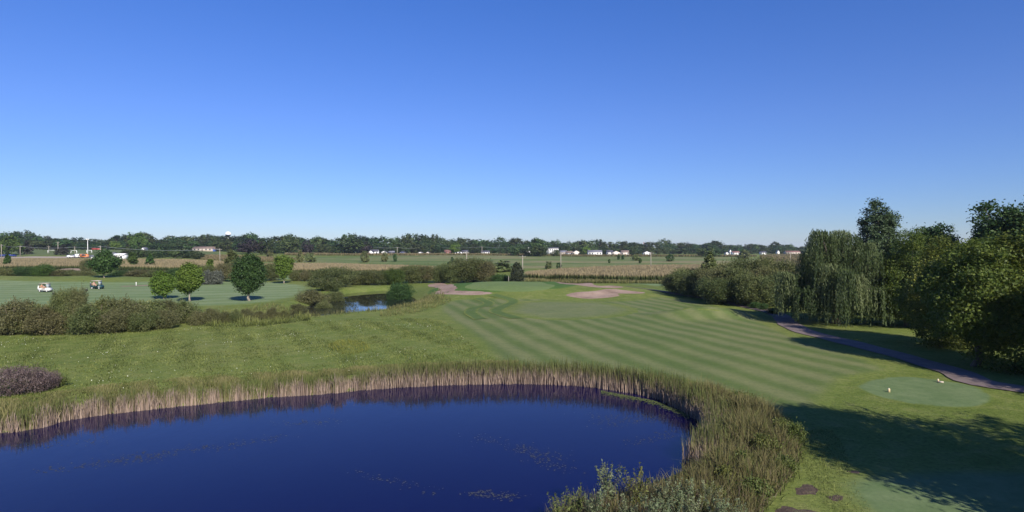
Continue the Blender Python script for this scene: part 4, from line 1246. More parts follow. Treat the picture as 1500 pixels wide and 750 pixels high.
PROFX = [-60, 0, 35, 60, 80, 100, 120, 150, 175, 205, 225, 250, 282, 297, 315, 340, 360, 378, 390, 415, 440, 460, 480, 500, 530, 545, 560, 580, 605, 622, 640, 660, 686, 702, 722, 745, 762, 775, 786, 800, 832, 866, 900, 912, 932, 955, 1000, 1040, 1090, 1130, 1152, 1175, 1300, 1500]
PROFY = [342, 341, 344, 346, 345, 347, 350, 350, 343, 341, 349, 347, 346, 345, 344, 348, 342, 347, 349, 345, 347, 347, 351, 347, 345, 346, 350, 347, 345, 344, 349, 350, 347, 353, 355, 351, 353, 355, 350, 355, 354, 354, 356, 354, 358, 357, 356, 357, 358, 360, 358, 360, 360, 360]
DX = [-100, 0, 300, 450, 700, 900, 1170, 1500]
DD = [560, 570, 575, 560, 650, 715, 860, 900]
def seg_label(px):
    for lim, t in ((60, 'in the far row behind the brown spruces and soccer field'), (160, 'in the far row behind the soccer goals'), (300, 'in the far row above the dark grove'), (400, 'in the far row below the water tower'), (540, 'in the far row between the water tower and the first white house'),
                   (680, 'in the far row behind the small white houses'), (800, 'in the far row around the white two storey house'), (950, 'in the far row behind the long white houses'), (2000, 'in the bluish far row beside the willow')):
        if px < lim: return t
def far_tree(me, ph, px, d, top, wpx, label, group, name='deciduous_tree', pw=None, kind=None):
    x = at(px, d); z = hz(x, d)
    ht = top_z(top, d) - z
    wd = wpx * d / FP
    o = link(name, me, None, (x, d, z - .2), random.uniform(0, 6.28), (wd / pw, wd / pw, ht / ph))
    tag(o, label, 'tree', group)
PWD = (12, 13, 10, 15, 11, 13)
rf = random.Random(5)
px = -55.0
gp = 'trees of the far treeline'
while px < 1320:
    d0 = np.interp(px, DX, DD)
    top = np.interp(px, PROFX, PROFY)
    w = rf.uniform(14, 29) * 600 / d0
    if rf.random() < .14: top -= rf.uniform(1.5, 4.5)
    k = rf.randrange(6)
    far_tree(FP_round[k], 14, px, d0 + rf.uniform(0, 60), top + rf.uniform(-2.2, 3.6), w, 'tall leafy tree ' + seg_label(px), gp, pw=PWD[k])
    px += w * rf.uniform(.36, .55)
px = -50.0
while px < 1200:
    d0 = np.interp(px, DX, DD) - 22
    top = np.interp(px, PROFX, PROFY)
    w = rf.uniform(12, 22) * 600 / d0
    k = rf.randrange(6)
    base = YH + (H - hz(at(px, d0), d0)) / d0 * FP
    far_tree(FP_round[k], 14, px, d0 + rf.uniform(-8, 14), top + (base - top) * rf.uniform(.25, .5), w, 'lower bushy tree ' + seg_label(px), gp, pw=PWD[k])
    px += w * rf.uniform(.5, .95)
# special far trees
far_tree(FP_green, 11, 12, 395, 346, 34, 'big bright green tree beyond the gravel lot at the photo edge', None, pw=13)
far_tree(FP_spr, 10, 39, 410, 355, 17, 'taller brown spruce beside the big bright tree', None, 'spruce_tree', 7.5)
far_tree(FP_spr, 10, 92, 395, 360, 18, 'wider brown spruce beside the soccer goal', None, 'spruce_tree', 7.5)
far_tree(FP_plum, 12, 365, 470, 353, 36, 'dark plum coloured tree below the water tower', None, pw=12)
far_tree(FP_plum, 12, 450, 520, 355, 16, 'small purple tree between green ones', None, pw=12)
far_tree(FP_plum, 12, 537, 560, 357, 16, 'maroon tree beside the first white house', None, pw=12)
far_tree(FP_round[1], 14, 392, 470, 352, 24, 'green tree touching the plum coloured tree', None, pw=13)
far_tree(FP_round[3], 14, 425, 500, 347, 32, 'broad green tree near the purple one', None, pw=15)
far_tree(FP_round[0], 14, 512, 520, 349, 40, 'broad full tree before the first white house', None, pw=12)
far_tree(FP_green, 11, 203, 500, 342, 26, 'bright tall tree rising above the dark grove', None, pw=13)
far_tree(FP_lime, 9, 170, 520, 354, 13, 'yellow green small tree beside the white shed', None, pw=9)
far_tree(FP_lime, 9, 665, 590, 357, 14, 'yellow green tree beside the brick house', None, pw=9)
far_tree(FP_lime, 9, 858, 640, 361, 13, 'olive tree above the long white house', None, pw=9)
far_tree(FP_round[2], 14, 787, 520, 348, 20, 'tall dark tree in front of the white gable house', None, pw=10)
far_tree(FP_round[0], 14, 774, 500, 362, 22, 'dark bushy tree in front of the white gable house', None, pw=12)
far_tree(FP_round[5], 14, 792, 505, 360, 22, 'dark green tree between the gable house and the two storey house', None, pw=13)
far_tree(FP_round[3], 14, 757, 530, 358, 26, 'wide dark tree next to the dark bushy one', None, pw=15)
far_tree(FP_round[4], 14, 814, 540, 366, 14, 'low tree below the white two storey house', None, pw=11)
far_tree(FP_round[1], 14, 852, 560, 367, 8, 'narrow dark tree between two white houses', None, pw=13)
far_tree(FP_spire, 14, 880, 700, 352, 8, 'dark spruce spire above the row houses', None, 'spruce_tree', 5)
far_tree(FP_spire, 14, 295, 560, 344, 7, 'spruce spire above the tan house', None, 'spruce_tree', 5)
far_tree(FP_spire, 14, 304, 590, 341, 6, 'thin spruce spire beside the water tower', None, 'spruce_tree', 5)
far_tree(FP_round[0], 14, 927, 560, 362, 9, 'green tree between row houses and blue roofed house', None, pw=12)
far_tree(FP_round[5], 14, 1033, 520, 362, 22, 'dark tree clump before the far treeline', None, pw=13)
far_tree(FP_round[0], 14, 1045, 530, 365, 18, 'dark tree touching the dark clump', None, pw=12)
for k, px in enumerate((188, 198, 210, 222, 234, 246, 257, 268, 278, 287, 292)):
    far_tree(FP_round[k % 6], 14, px, 345 + (k % 3) * 8, 363 + (k % 4) * .9 + max(0, k - 7) * 2.0, 17, 'dark tree of the dense grove beside the white shed', 'dark grove', pw=PWD[k % 6])
SF = [far_proto(120 + k, m, 4, 5, 'dome', 60, .34, .03) for k, m in enumerate((ML_scrub, ML_dark))]
for px, d, top, w, k, lab in ((535, 330, 370, 11, 0, 'round olive bush on the far meadow'), (563, 345, 371, 9, 0, 'bush pair partner on the far meadow nearer the olive one'), (578, 345, 371, 5, 1, 'small upright dark bush on the far meadow'), (659, 280, 382, 7, 1, 'dark bush beside the small stone shed'),
                             (803, 255, 384, 10, 0, 'grey green bush on the meadow edge by the maize'), (820, 250, 384, 7, 1, 'dark bush at the foot of a utility pole'), (906, 420, 372, 4, 1, 'small dark tree before the row houses'), (912, 420, 373, 4, 1, 'second small dark tree before the row houses'),
                             (938, 340, 378, 4, 1, 'tiny dark bush at the meadow path'), (932, 400, 374, 12, 0, 'low olive bush on the far meadow by the row houses'), (980, 380, 372, 10, 1, 'dark low bush on the far meadow'), (1090, 480, 368, 16, 0, 'olive bush group before the far red roofs'), (1130, 430, 377, 8, 1, 'dark low bush on the brown field'),
                             (440, 330, 369, 10, 0, 'grey bush beside the tan crop strip'), (455, 335, 372, 16, 0, 'brown low bush at the meadow start'), (892, 340, 379, 3, 1, 'tiny dark sapling beside the far bunkers'), (663, 330, 376, 4, 1, 'tiny ball shaped tree on the far meadow'), (395, 420, 367, 10, 0, 'light bush before the plum coloured tree'),
                             (730, 230, 384, 50, 0, 'wide olive thicket behind the cedar')):
    x = at(px, d); z = hz(x, d); ht = max(1.0, top_z(top, d) - z)
    o = link('bush', SF[k], None, (x, d, z - .1), px, (w * d / FP / 5, w * d / FP / 5, ht / 4)); tag(o, lab, 'bush')

# ------------------------------------------------------------------ buildings
M_white = plain('white siding', (.78, .77, .76), .6, .05)
M_cream = plain('cream siding', (.68, .60, .54), .6, .06)
M_grey = plain('grey siding', (.42, .42, .44), .6, .06)
M_tanw = plain('tan siding', (.50, .42, .36), .6, .06)
M_brick = plain('red brick', (.24, .095, .075), .8, .15)
M_navy = plain('navy siding', (.05, .06, .11), .6, .06)
M_bluew = plain('blue siding', (.05, .09, .30), .6, .06)
M_roofg = plain('grey shingles', (.15, .15, .18), .8, .12)
M_roofb = plain('brown shingles', (.16, .115, .10), .8, .12)
M_roofo = plain('orange shingles', (.36, .17, .10), .8, .12)
M_roofr = plain('red shingles', (.17, .085, .075), .8, .12)
M_roofd = plain('dark shingles', (.055, .055, .075), .8, .12)
M_glass = plain('window glass', (.03, .035, .05), .15, .1)
M_doorc = plain('door paint', (.20, .16, .14), .5, .1)

def house(px, d, wpx, hpx, wall, roof, label, group=None, gable=False, rise=None, door=True, wins=3, storeys=1, yaw=0.0, name='house', cat='house', garage=False):
    x = at(px, d); z = hz(x, d)
    w = wpx * d / FP; tot = hpx * d / FP
    rise = rise or tot * .36
    hw = tot - rise; dp = max(5.0, min(9.0, w * .8))
    r = empty(name, (x, d, z), yaw); tag(r, label, cat, group)
    b = MB()
    if gable:
        b.prism([(-w / 2, -.4), (w / 2, -.4), (w / 2, hw), (0, tot - .12), (-w / 2, hw)], -dp / 2, dp / 2)
    else:
        b.prism([(-w / 2, -.4), (w / 2, -.4), (w / 2, hw), (-w / 2, hw)], -dp / 2, dp / 2)
        for s in (-1, 1):
            xx = s * w / 2
            b.add([(xx, -dp / 2, hw), (xx, dp / 2, hw), (xx, 0, tot - .12), (xx - s * .2, -dp / 2, hw), (xx - s * .2, dp / 2, hw), (xx - s * .2, 0, tot - .12)], [(0, 1, 2), (5, 4, 3), (0, 3, 4, 1), (1, 4, 5, 2), (2, 5, 3, 0)])
    b.build('wall', wall, r)
    o_ = .35; t = .14
    q = MB()
    if gable:
        k = rise / (w / 2)
        for s in (-1, 1):
            q.add([(s * (w / 2 + o_), -dp / 2 - o_, hw - o_ * k + .03), (0, -dp / 2 - o_, tot + .03), (0, dp / 2 + o_, tot + .03), (s * (w / 2 + o_), dp / 2 + o_, hw - o_ * k + .03),
                   (s * (w / 2 + o_), -dp / 2 - o_, hw - o_ * k + .03 + t), (0, -dp / 2 - o_, tot + .03 + t), (0, dp / 2 + o_, tot + .03 + t), (s * (w / 2 + o_), dp / 2 + o_, hw - o_ * k + .03 + t)],
                  [(0, 1, 2, 3), (7, 6, 5, 4), (0, 4, 5, 1), (3, 2, 6, 7), (0, 3, 7, 4)])
    else:
        k = rise / (dp / 2)
        for s in (-1, 1):
            q.add([(-w / 2 - o_, s * (dp / 2 + o_), hw - o_ * k + .03), (-w / 2 - o_, 0, tot + .03), (w / 2 + o_, 0, tot + .03), (w / 2 + o_, s * (dp / 2 + o_), hw - o_ * k + .03),
                   (-w / 2 - o_, s * (dp / 2 + o_), hw - o_ * k + .03 + t), (-w / 2 - o_, 0, tot + .03 + t), (w / 2 + o_, 0, tot + .03 + t), (w / 2 + o_, s * (dp / 2 + o_), hw - o_ * k + .03 + t)],
                  [(0, 1, 2, 3), (7, 6, 5, 4), (0, 4, 5, 1), (3, 2, 6, 7), (0, 3, 7, 4)])
    q.build('roof', roof, r)
    yf = -dp / 2 - .03
    n = wins + (1 if door else 0)
    xs = np.linspace(-w * .38, w * .38, max(n, 1))
    di = n // 2 if door else -1
    sh = hw / storeys
    for st in range(storeys):
        for i, xx in enumerate(xs):
            if i == di and st == 0:
                if garage: MB().box((xx, yf, min(1.15, hw * .45)), (min(2.6, w * .3), .08, min(2.2, hw * .85))).build('garage_door', M_doorc, r)
                else: MB().box((xx, yf, min(1.05, hw * .42)), (1.0, .08, min(2.05, hw * .8))).build('door', M_doorc, r)
            else:
                MB().box((xx, yf, sh * st + sh * .58), (1.3, .07, min(1.3, sh * .45))).build('window', M_glass, r)
    return r

house(300, 545, 29, 6.5, M_tanw, M_roofb, 'long tan house with brown roof below the water tower trees', wins=4)
house(313, 544, 6, 5, M_bluew, M_roofb, 'blue gabled annex at the end of the tan house', gable=True, wins=1, door=False)
house(548, 560, 13, 7.5, M_white, M_roofd, 'white house with dark porch opening, first beside the maroon tree', gable=False, wins=2, garage=True)
house(544, 553, 6, 6.5, M_white, M_roofd, 'small white gabled garage in front of the first white house', gable=True, wins=0, garage=True)
house(550, 600, 6, 9.5, M_tanw, M_roofo, 'house with orange roof behind the first white house', wins=2, storeys=2)
house(563, 565, 8, 5.5, M_white, M_roofg, 'white gabled house next after the first white house', gable=True, wins=1)
house(574, 570, 8, 5, M_navy, M_roofg, 'blue grey low house between white ones', wins=2)
house(590, 570, 9, 5, M_navy, M_roofd, 'dark gabled house with white trim', gable=True, wins=1, garage=True)
house(616, 580, 7, 4, M_white, M_roofg, 'small white shed beside the dark gabled house', gable=True, wins=1, name='shed', cat='shed')
house(627, 582, 5, 4.2, M_cream, M_roofg, 'cream shed near the maroon building', gable=True, wins=1, name='shed', cat='shed')
house(628, 625, 13, 11, M_brick, M_roofd, 'tall maroon brick building among the trees', wins=3, storeys=2)
house(656, 590, 9, 6.5, M_brick, M_roofr, 'brick house with red roof beside the yellow green tree', wins=2)
house(681, 600, 9, 6, M_grey, M_roofd, 'grey house with dark blue roof behind the road', wins=2)
house(711, 620, 12, 5, M_white, M_roofd, 'pale low house on the road beyond the meadow', wins=3)
house(774, 610, 10, 12, M_white, M_roofg, 'white gable house half hidden by dark trees', gable=True, wins=2, storeys=2)
house(809, 615, 17, 11, M_white, M_roofd, 'white two storey house above the row', wins=4, storeys=2, rise=1.0)
house(825, 625, 10, 6.5, M_tanw, M_roofg, 'tan house first in the row', wins=2)
house(834, 618, 10, 6, M_grey, M_roofb, 'house with purplish brown roof in the row', wins=2)
house(844, 610, 11, 7.5, M_cream, M_roofg, 'cream house with gabled front in the row', gable=True, wins=1, garage=True)
house(871, 620, 20, 7.5, M_white, M_roofg, 'long white house with blue grey roof', wins=4)
house(893, 640, 9, 7, M_white, M_roofd, 'narrow white house with dark roof after the long one', wins=2)
house(902, 628, 12, 6.5, M_cream, M_roofg, 'cream gabled house in the middle of the row end', gable=True, wins=1, garage=True)
house(915, 640, 11, 7, M_cream, M_roofb, 'cream house with brown roof last in the row', wins=2)
house(947, 650, 10, 6, M_white, M_roofd, 'white gabled house with blue dark roof standing apart', gable=True, wins=2)
house(1064, 720, 4, 4, M_white, M_roofg, 'small white shed left of the red roofed house', gable=True, wins=0, name='shed', cat='shed')
house(1069, 735, 3, 7.5, M_white, M_roofg, 'narrow tall white house front in the far distance', gable=True, wins=1)
house(1077, 720, 10, 5, M_white, M_roofr, 'white house with red roof in the far distance', wins=2)
house(1117, 745, 8, 4.5, M_white, M_roofd, 'white cottage with blue roof in the far distance', wins=2)
house(1139, 760, 3.5, 6, M_white, M_roofg, 'narrow white barn end in the far distance', gable=True, wins=0, name='barn', cat='barn')
house(1160, 770, 20, 5, M_tanw, M_roofr, 'long low reddish building beside the willow crown', wins=4)
house(175, 338, 18, 8, M_white, M_white, 'white flat metal building before the dark grove', wins=2, rise=.8, door=True, name='shed', cat='shed')
house(140, 346, 11, 4.5, M_white, M_roofg, 'low white shed behind the dark course tree', wins=1, name='shed', cat='shed')
house(165, 350, 6, 8.5, M_white, M_roofg, 'small white block behind the flat metal building', wins=1, rise=.6, name='shed', cat='shed')
house(212, 470, 4, 5.5, M_white, M_roofg, 'white gable peeking over the dark grove', gable=True, wins=0, door=False)
house(665, 268, 5, 4, M_cream, M_cream, 'small pinkish stone shed at the meadow edge', wins=0, rise=.25, door=True, name='shed', cat='shed')

house(584, 268, 4, 2.6, M_white, M_white, 'small white utility box in the maize edge', wins=0, rise=.2, door=True, name='utility_box', cat='utility box')
# water tower
def water_tower(px, d, top, wpx):
    x = at(px, d); z = hz(x, d)
    r = wpx * d / FP / 2
    zt = top_z(top, d) - z
    root = empty('water_tower', (x, d, z)); tag(root, 'white water tower ball with blue lower band above the treeline', 'water tower')
    prof_t = [(r * math.cos(a), zt - r * .92 + r * .92 * math.sin(a)) for a in np.linspace(-.15, PI / 2, 9)]
    zl = prof_t[0][1]
    prof_b = [(r * .28, zl - r * .95), (r * .5, zl - r * .72), (r * .8, zl - r * .35), (prof_t[0][0], zl)]
    def lathe(prof, mat, nm):
        b = MB(); n = 28
        V = [(p[0] * math.cos(2 * PI * k / n), p[0] * math.sin(2 * PI * k / n), p[1]) for p in prof for k in range(n)]
        F = [(i * n + k, i * n + (k + 1) % n, (i + 1) * n + (k + 1) % n, (i + 1) * n + k) for i in range(len(prof) - 1) for k in range(n)]
        b.add(V, F); b.build(nm, mat, root, smooth=True)
    lathe(prof_t, plain('tower white paint', (.80, .80, .80), .5, .03), 'tank')
    lathe(prof_b, plain('tower blue paint', (.035, .05, .16), .5, .05), 'lower_band')
    lathe([(r * .42, -.5), (r * .24, zt * .12), (r * .2, zt * .5), (r * .3, zl - r * .95)], plain('tower white stem', (.72, .73, .75), .5, .03), 'stem')
    # small dark emblem on the tank face
    b = MB()
    yy = -math.sqrt(max(0, r * r * .985 - 0)) - .12
    b.box((-.3, yy + .25, zt - r * .92 + r * .08), (r * .5, .2, r * .10)); b.box((r * .05, yy + .25, zt - r * .92 + r * .2), (r * .22, .2, r * .08))
    b.build('emblem', M_navy, root)
water_tower(334.3, 1250, 339.2, 8.4)
# brick stack and mast far away
def stack(px, d, top, w, label):
    x = at(px, d); z = hz(x, d); h = top_z(top, d) - z
    r = empty('chimney_stack', (x, d, z)); tag(r, label, 'chimney')
    MB().tube([(0, 0, -.5), (0, 0, h * .94)], [w * .6, w * .5], 12).build('shaft', M_brick, r)
    MB().tube([(0, 0, h * .94), (0, 0, h)], [w * .62, w * .62], 12).build('cap', M_grey, r)
stack(943, 900, 354, 1.1, 'dark industrial chimney above the treeline by the row houses')

# ------------------------------------------------------------------ poles, lamp, goals, wires
M_wood = plain('weathered pole wood', (.30, .265, .225), .9, .15)
M_steel = plain('pale steel', (.62, .62, .60), .4, .08)
M_wpaint = plain('white paint', (.80, .80, .78), .5, .04)
M_wire = plain('wire', (.30, .31, .33), .5, .05)
def pole(px, d, top, label, r=.16, arm=True):
    x = at(px, d); z = hz(x, d); h = top_z(top, d) - z
    o = empty('utility_pole', (x, d, z), .1); tag(o, label, 'utility pole')
    MB().tube([(0, 0, -.3), (0, 0, h)], [r, r * .75], 8).build('post', M_wood, o)
    if arm:
        MB().box((0, -r - .02, h - .55), (2.2, .1, .13)).build('crossarm', M_wood, o)
        for s in (-1, 0, 1): MB().tube([(s * .95, -r - .02, h - .485), (s * .95, -r - .02, h - .32)], .06, 6).build('insulator', M_grey, o)
    return (x, d, z + h - .3)
tops = [pole(p, d, t, l, r) for p, d, t, l, r in (
    (2, 355, 358, 'utility pole at the photo edge by the big bright tree', .2), (29.5, 372, 360, 'utility pole between the big bright tree and brown spruce', .2), (71.5, 420, 360, 'utility pole behind the larger soccer goal', .2), (85, 400, 354, 'tall pale pole beside the wider spruce', .22), (109.5, 400, 361, 'utility pole behind the small goal', .2),
    (147, 352, 360, 'utility pole beside the dark course tree', .28), (322, 300, 364, 'utility pole between tan house and dark maple', .17), (582, 560, 362, 'white utility pole among the small houses', .25), (631, 610, 361, 'utility pole at the maroon building', .2), (683.5, 260, 368, 'utility pole above the biggest shrub', .19), (706, 560, 361, 'utility pole beside the road house', .25),
    (765.5, 215, 374, 'utility pole behind the cedar', .18), (821.5, 246, 369, 'utility pole in the meadow before the row houses', .17), (953.5, 235, 369, 'utility pole standing in the brown maize', .16), (1158, 300, 369, 'utility pole beside the willow top', .16))]
x, y, z = tops[11]
def lamp(px, d, top):
    x = at(px, d); z = hz(x, d); h = top_z(top, d) - z
    o = empty('floodlight_pole', (x, d, z)); tag(o, 'tall pale floodlight mast by the soccer field', 'floodlight')
    MB().tube([(0, 0, -.3), (0, 0, h)], [.24, .16], 8).build('post', M_steel, o)
    MB().box((0, 0, h + .15), (1.7, .3, .22)).build('bracket', M_steel, o)
    for s in (-.5, .5): MB().box((s, -.3, h + .4), (.85, .5, .5)).build('lamp_head', M_wpaint, o)
lamp(128.5, 368, 351.5)
def wire(a, b, sag, label):
    P = [(a[0] + (b[0] - a[0]) * t, a[1] + (b[1] - a[1]) * t, a[2] + (b[2] - a[2]) * t - sag * 4 * t * (1 - t)) for t in np.linspace(0, 1, 13)]
    o = MB().tube(P, .07, 4).build('overhead_wire', M_wire); tag(o, label, 'wire')
wire(tops[0], tops[1], .8, 'overhead wire between the first two poles at the photo edge')
wire(tops[1], tops[4], 1.0, 'overhead wire across the soccer field')
wire(tops[4], tops[5], .8, 'overhead wire running to the pole at the dark course tree')
wire(tops[5], tops[6], 1.5, 'overhead wire over the dark grove')
wire(tops[7], tops[8], 1.2, 'overhead wire among the small white houses')
wire(tops[8], tops[10], 1.2, 'overhead wire before the brick house')
e0 = (at(548, 560), 560, top_z(362, 560)); wire(e0, tops[7], .6, 'overhead wire starting at the first white house')
e1 = (at(757, 530), 530, top_z(362, 530)); wire(tops[10], e1, .8, 'overhead wire from the road to the wide dark tree')
def goal(px, d, w, h, label):
    x = at(px, d); z = hz(x, d)
    o = empty('soccer_goal', (x, d, z)); tag(o, label, 'soccer goal')
    for s in (-1, 1): MB().tube([(s * w / 2, 0, -.1), (s * w / 2, 0, h)], .13, 8).build('post', M_wpaint, o)
    MB().tube([(-w / 2 - .13, 0, h + .13), (w / 2 + .13, 0, h + .13)], .13, 8).build('crossbar', M_wpaint, o)
    b = MB()
    for s in (-1, 1): b.tube([(s * w / 2, .14, h), (s * w / 2, 1.8, .0)], .05, 6)
    b.build('back_stay', M_wpaint, o)
goal(77, 425, 6.6, 2.1, 'larger white soccer goal between the brown spruces')
goal(108, 420, 4.0, 2.0, 'smaller white soccer goal beside the wider spruce')
goal(130.5, 430, 3.4, 1.9, 'white goal behind the floodlight mast')

# ------------------------------------------------------------------ vehicles far away
M_tyre = plain('tyre rubber', (.02, .02, .022), .8, .1)
def car(px, d, paint, label, yaw=0.0, van=False, name='parked_car'):
    x = at(px, d); z = hz(x, d) + .16
    o = empty(name, (x, d, z), yaw); tag(o, label, 'van' if van else 'car')
    hh = 2.1 if van else 1.48
    pr = [(-2.2, .32), (2.2, .32), (2.25, .7), (2.1, .92), (1.2, 1.0), (.55, hh), (-1.5, hh), (-2.1, 1.0), (-2.25, .8)] if not van else [(-2.5, .35), (2.5, .35), (2.55, 1.0), (1.9, 1.2), (1.3, hh), (-2.45, hh), (-2.55, .8)]
    MB().prism(pr, -.88, .88).build('body', paint, o)
    for s in (-1, 1):
        MB().prism([(-1.75, 1.05), (.95, 1.05), (.45, hh - .12), (-1.4, hh - .12)], s * .885, s * .9).build('side_window', M_glass, o)
        for q in (-1.35, 1.4): MB().tube([(q, s * .72, .34), (q, s * .93, .34)], .34, 12).build('wheel', M_tyre, o)
Pw = plain('white car paint', (.80, .80, .80), .3, .03); Pb = plain('blue car paint', (.03, .05, .22), .3, .05); Pr = plain('red car paint', (.45, .06, .05), .3, .05); Po = plain('orange machine paint', (.55, .17, .05), .4, .05)
for px, d, p, lab, van in ((104, 352, Pw, 'white car on the gravel lot beside the wider spruce', 0), (117, 353, Pw, 'white van on the gravel lot beside the floodlight mast', 1), (111, 356, Pb, 'dark car parked between two white vehicles', 0), (6, 366, Pb, 'dark blue car at the photo edge pole', 0), (17.5, 368, Pb, 'bright blue car beside the big bright tree', 0),
                           (139, 520, Pr, 'red car behind the soccer field', 0), (144, 520, Pr, 'second red car nearer the pole behind the soccer field', 0), (424, 545, Pw, 'white car under the broad green tree', 0), (673.5, 585, Pw, 'white van by the yellow green tree', 1), (668, 588, Pb, 'dark car next to the white van', 0)):
    car(px, d, p, lab, 1.25 if d < 400 else .4, bool(van))
car(125, 352, Po, 'orange work van beside the floodlight mast', .1, True, 'work_van')

# ------------------------------------------------------------------ golf carts and people
M_cartw = plain('cart white body', (.62, .61, .60), .35, .04)
M_cartg = plain('cart dark green body', (.018, .055, .060), .35, .06)
M_roofc = plain('cart beige roof', (.50, .43, .36), .45, .04)
M_seatt = plain('cart tan seat', (.26, .18, .12), .7, .06)
M_blk = plain('black plastic', (.02, .02, .022), .5, .1)
M_rim = plain('wheel rim white', (.75, .75, .72), .4, .04)
M_clear = plain('windshield', (.35, .38, .40), .1, .02)
def golf_cart(loc, rz, body, roof, label):
    r = empty('golf_cart', loc, rz); tag(r, label, 'golf cart')
    pr = [(-1.18, .34), (-1.2, .72), (-1.08, .80), (-.42, .80), (-.36, .38), (.52, .36), (.66, .86), (.82, .92), (1.12, .74), (1.22, .5), (1.18, .30), (.98, .26), (-.98, .26)]
    MB().prism(pr, -.58, .58).build('body', body, r)
    MB().box((-.60, 0, .87), (.52, 1.1, .13)).build('seat', M_seatt, r)
    MB().box((-.88, 0, 1.12), (.12, 1.06, .42)).build('seat_back', M_seatt, r)
    b = MB(); b.box((-.12, 0, 1.86), (1.9, 1.16, .09), 0, .94); b.build('roof', roof, r)
    for sx, x1 in ((-1.0, -.92), (.78, .62)):
        for s in (-1, 1): MB().tube([(sx, s * .52, .76), (x1, s * .5, 1.82)], .024, 6).build('roof_post', M_blk, r)
    MB().add([(.80, -.5, .94), (.80, .5, .94), (.63, .5, 1.74), (.63, -.5, 1.74), (.815, -.5, .94), (.815, .5, .94), (.645, .5, 1.74), (.645, -.5, 1.74)], [(0, 1, 2, 3), (7, 6, 5, 4), (0, 4, 5, 1), (3, 2, 6, 7), (0, 3, 7, 4), (1, 5, 6, 2)]).build('windshield', M_clear, r)
    b = MB(); c0 = Vector((.34, -.26, 1.02))
    b.tube([c0 + Vector((.07 * math.cos(a), .18 * math.cos(a) * 0 + .18 * math.sin(a), .16 * math.cos(a))) for a in np.linspace(0, 2 * PI, 13)], .016, 5, False)
    b.tube([(.60, -.26, .8), tuple(c0)], .02, 6); b.build('steering_wheel', M_blk, r)
    for q in (-.80, .86):
        for s in (-1, 1):
            w = MB().tube([(q, s * .42, .23), (q, s * .605, .23)], .23, 14).build('wheel', M_tyre, r)
            MB().tube([(q, s * .606, .23), (q, s * .625, .23)], .14, 12).build('rim', M_rim, w)
    return r
def world(loc, rz, p):
    c, s = math.cos(rz), math.sin(rz)
    return (loc[0] + c * p[0] - s * p[1], loc[1] + s * p[0] + c * p[1], loc[2] + p[2])
def skin_mesh(name, verts, edges, rad, mat, root_v=0, sub=1):
    me = bpy.data.meshes.new(name); me.from_pydata(verts, edges, [])
    o = bpy.data.objects.new(name, me); COL.objects.link(o)
    o.modifiers.new('skin', 'SKIN')
    sd = me.skin_vertices[0].data
    for i, r in enumerate(rad):
        sd[i].radius = (r, r) if np.isscalar(r) else r
        sd[i].use_root = (i == root_v)
    m = o.modifiers.new('sub', 'SUBSURF'); m.levels = sub; m.render_levels = sub
    dg = bpy.context.evaluated_depsgraph_get(); dg.update()
    nm = bpy.data.meshes.new_from_object(o.evaluated_get(dg))
    bpy.data.objects.remove(o); bpy.data.meshes.remove(me)
    nm.name = name; nm.materials.clear(); nm.materials.append(mat)
    nm.polygons.foreach_set('use_smooth', np.ones(len(nm.polygons), bool))
    return nm
M_skin = plain('skin', (.50, .30, .22), .6, .04)
M_hair = plain('hair', (.06, .04, .03), .7, .1)
def seated_person(loc, rz, shirt, shorts, cap, label):
    r = empty('person', loc, rz); tag(r, label, 'person')
    v = [(0, 0, .08), (.02, 0, .30), (.03, 0, .50), (.04, 0, .60), (.06, 0, .74), (.07, 0, .82)]
    e = [(0, 1), (1, 2), (2, 3), (3, 4), (4, 5)]
    rad = [(.13, .15), (.12, .14), (.12, .16), .055, .10, .07]
    for s in (-1, 1):
        n = len(v)
        v += [(.02, s * .19, .52), (.12, s * .23, .27), (.36, s * .17, .24), (.43, s * .15, .25)]
        e += [(2, n), (n, n + 1), (n + 1, n + 2), (n + 2, n + 3)]; rad += [.06, .047, .036, .032]
        n = len(v)
        v += [(.06, s * .10, .07), (.46, s * .13, .09), (.56, s * .13, -.36), (.72, s * .13, -.38)]
        e += [(0, n), (n, n + 1), (n + 1, n + 2), (n + 2, n + 3)]; rad += [.085, .065, .042, .036]
    link('body', skin_mesh('body', v, e, rad, M_skin), r)
    sv = [(0, 0, .10), (.02, 0, .30), (.03, 0, .50)]; se = [(0, 1), (1, 2)]; sr = [(.15, .17), (.14, .165), (.14, .18)]
    for s in (-1, 1):
        n = len(sv); sv += [(.02, s * .19, .52), (.08, s * .22, .36)]; se += [(2, n), (n, n + 1)]; sr += [.078, .066]
    link('shirt', skin_mesh('shirt', sv, se, sr, shirt, 1), r)
    sv = [(0, 0, .06)]; se = []; sr = [(.15, .17)]
    for s in (-1, 1):
        n = len(sv); sv += [(.08, s * .10, .07), (.34, s * .125, .09)]; se += [(0, n), (n, n + 1)]; sr += [.105, .09]
    link('shorts', skin_mesh('shorts', sv, se, sr, shorts, 0), r)
    b = MB()
    for a, z0, z1, q0, q1 in ((0, .78, .85, .112, .10), (0, .85, .88, .10, .04)):
        b.tube([(.055, 0, z0), (.055, 0, z1)], [q0, q1], 12)
    b.box((.18, 0, .785), (.13, .15, .018))
    b.build('cap', cap, r, smooth=False)
    for s in (-1, 1): MB().tube([(.155, s * .035, .755), (.166, s * .035, .755)], .012, 6).build('eye', M_blk, r)
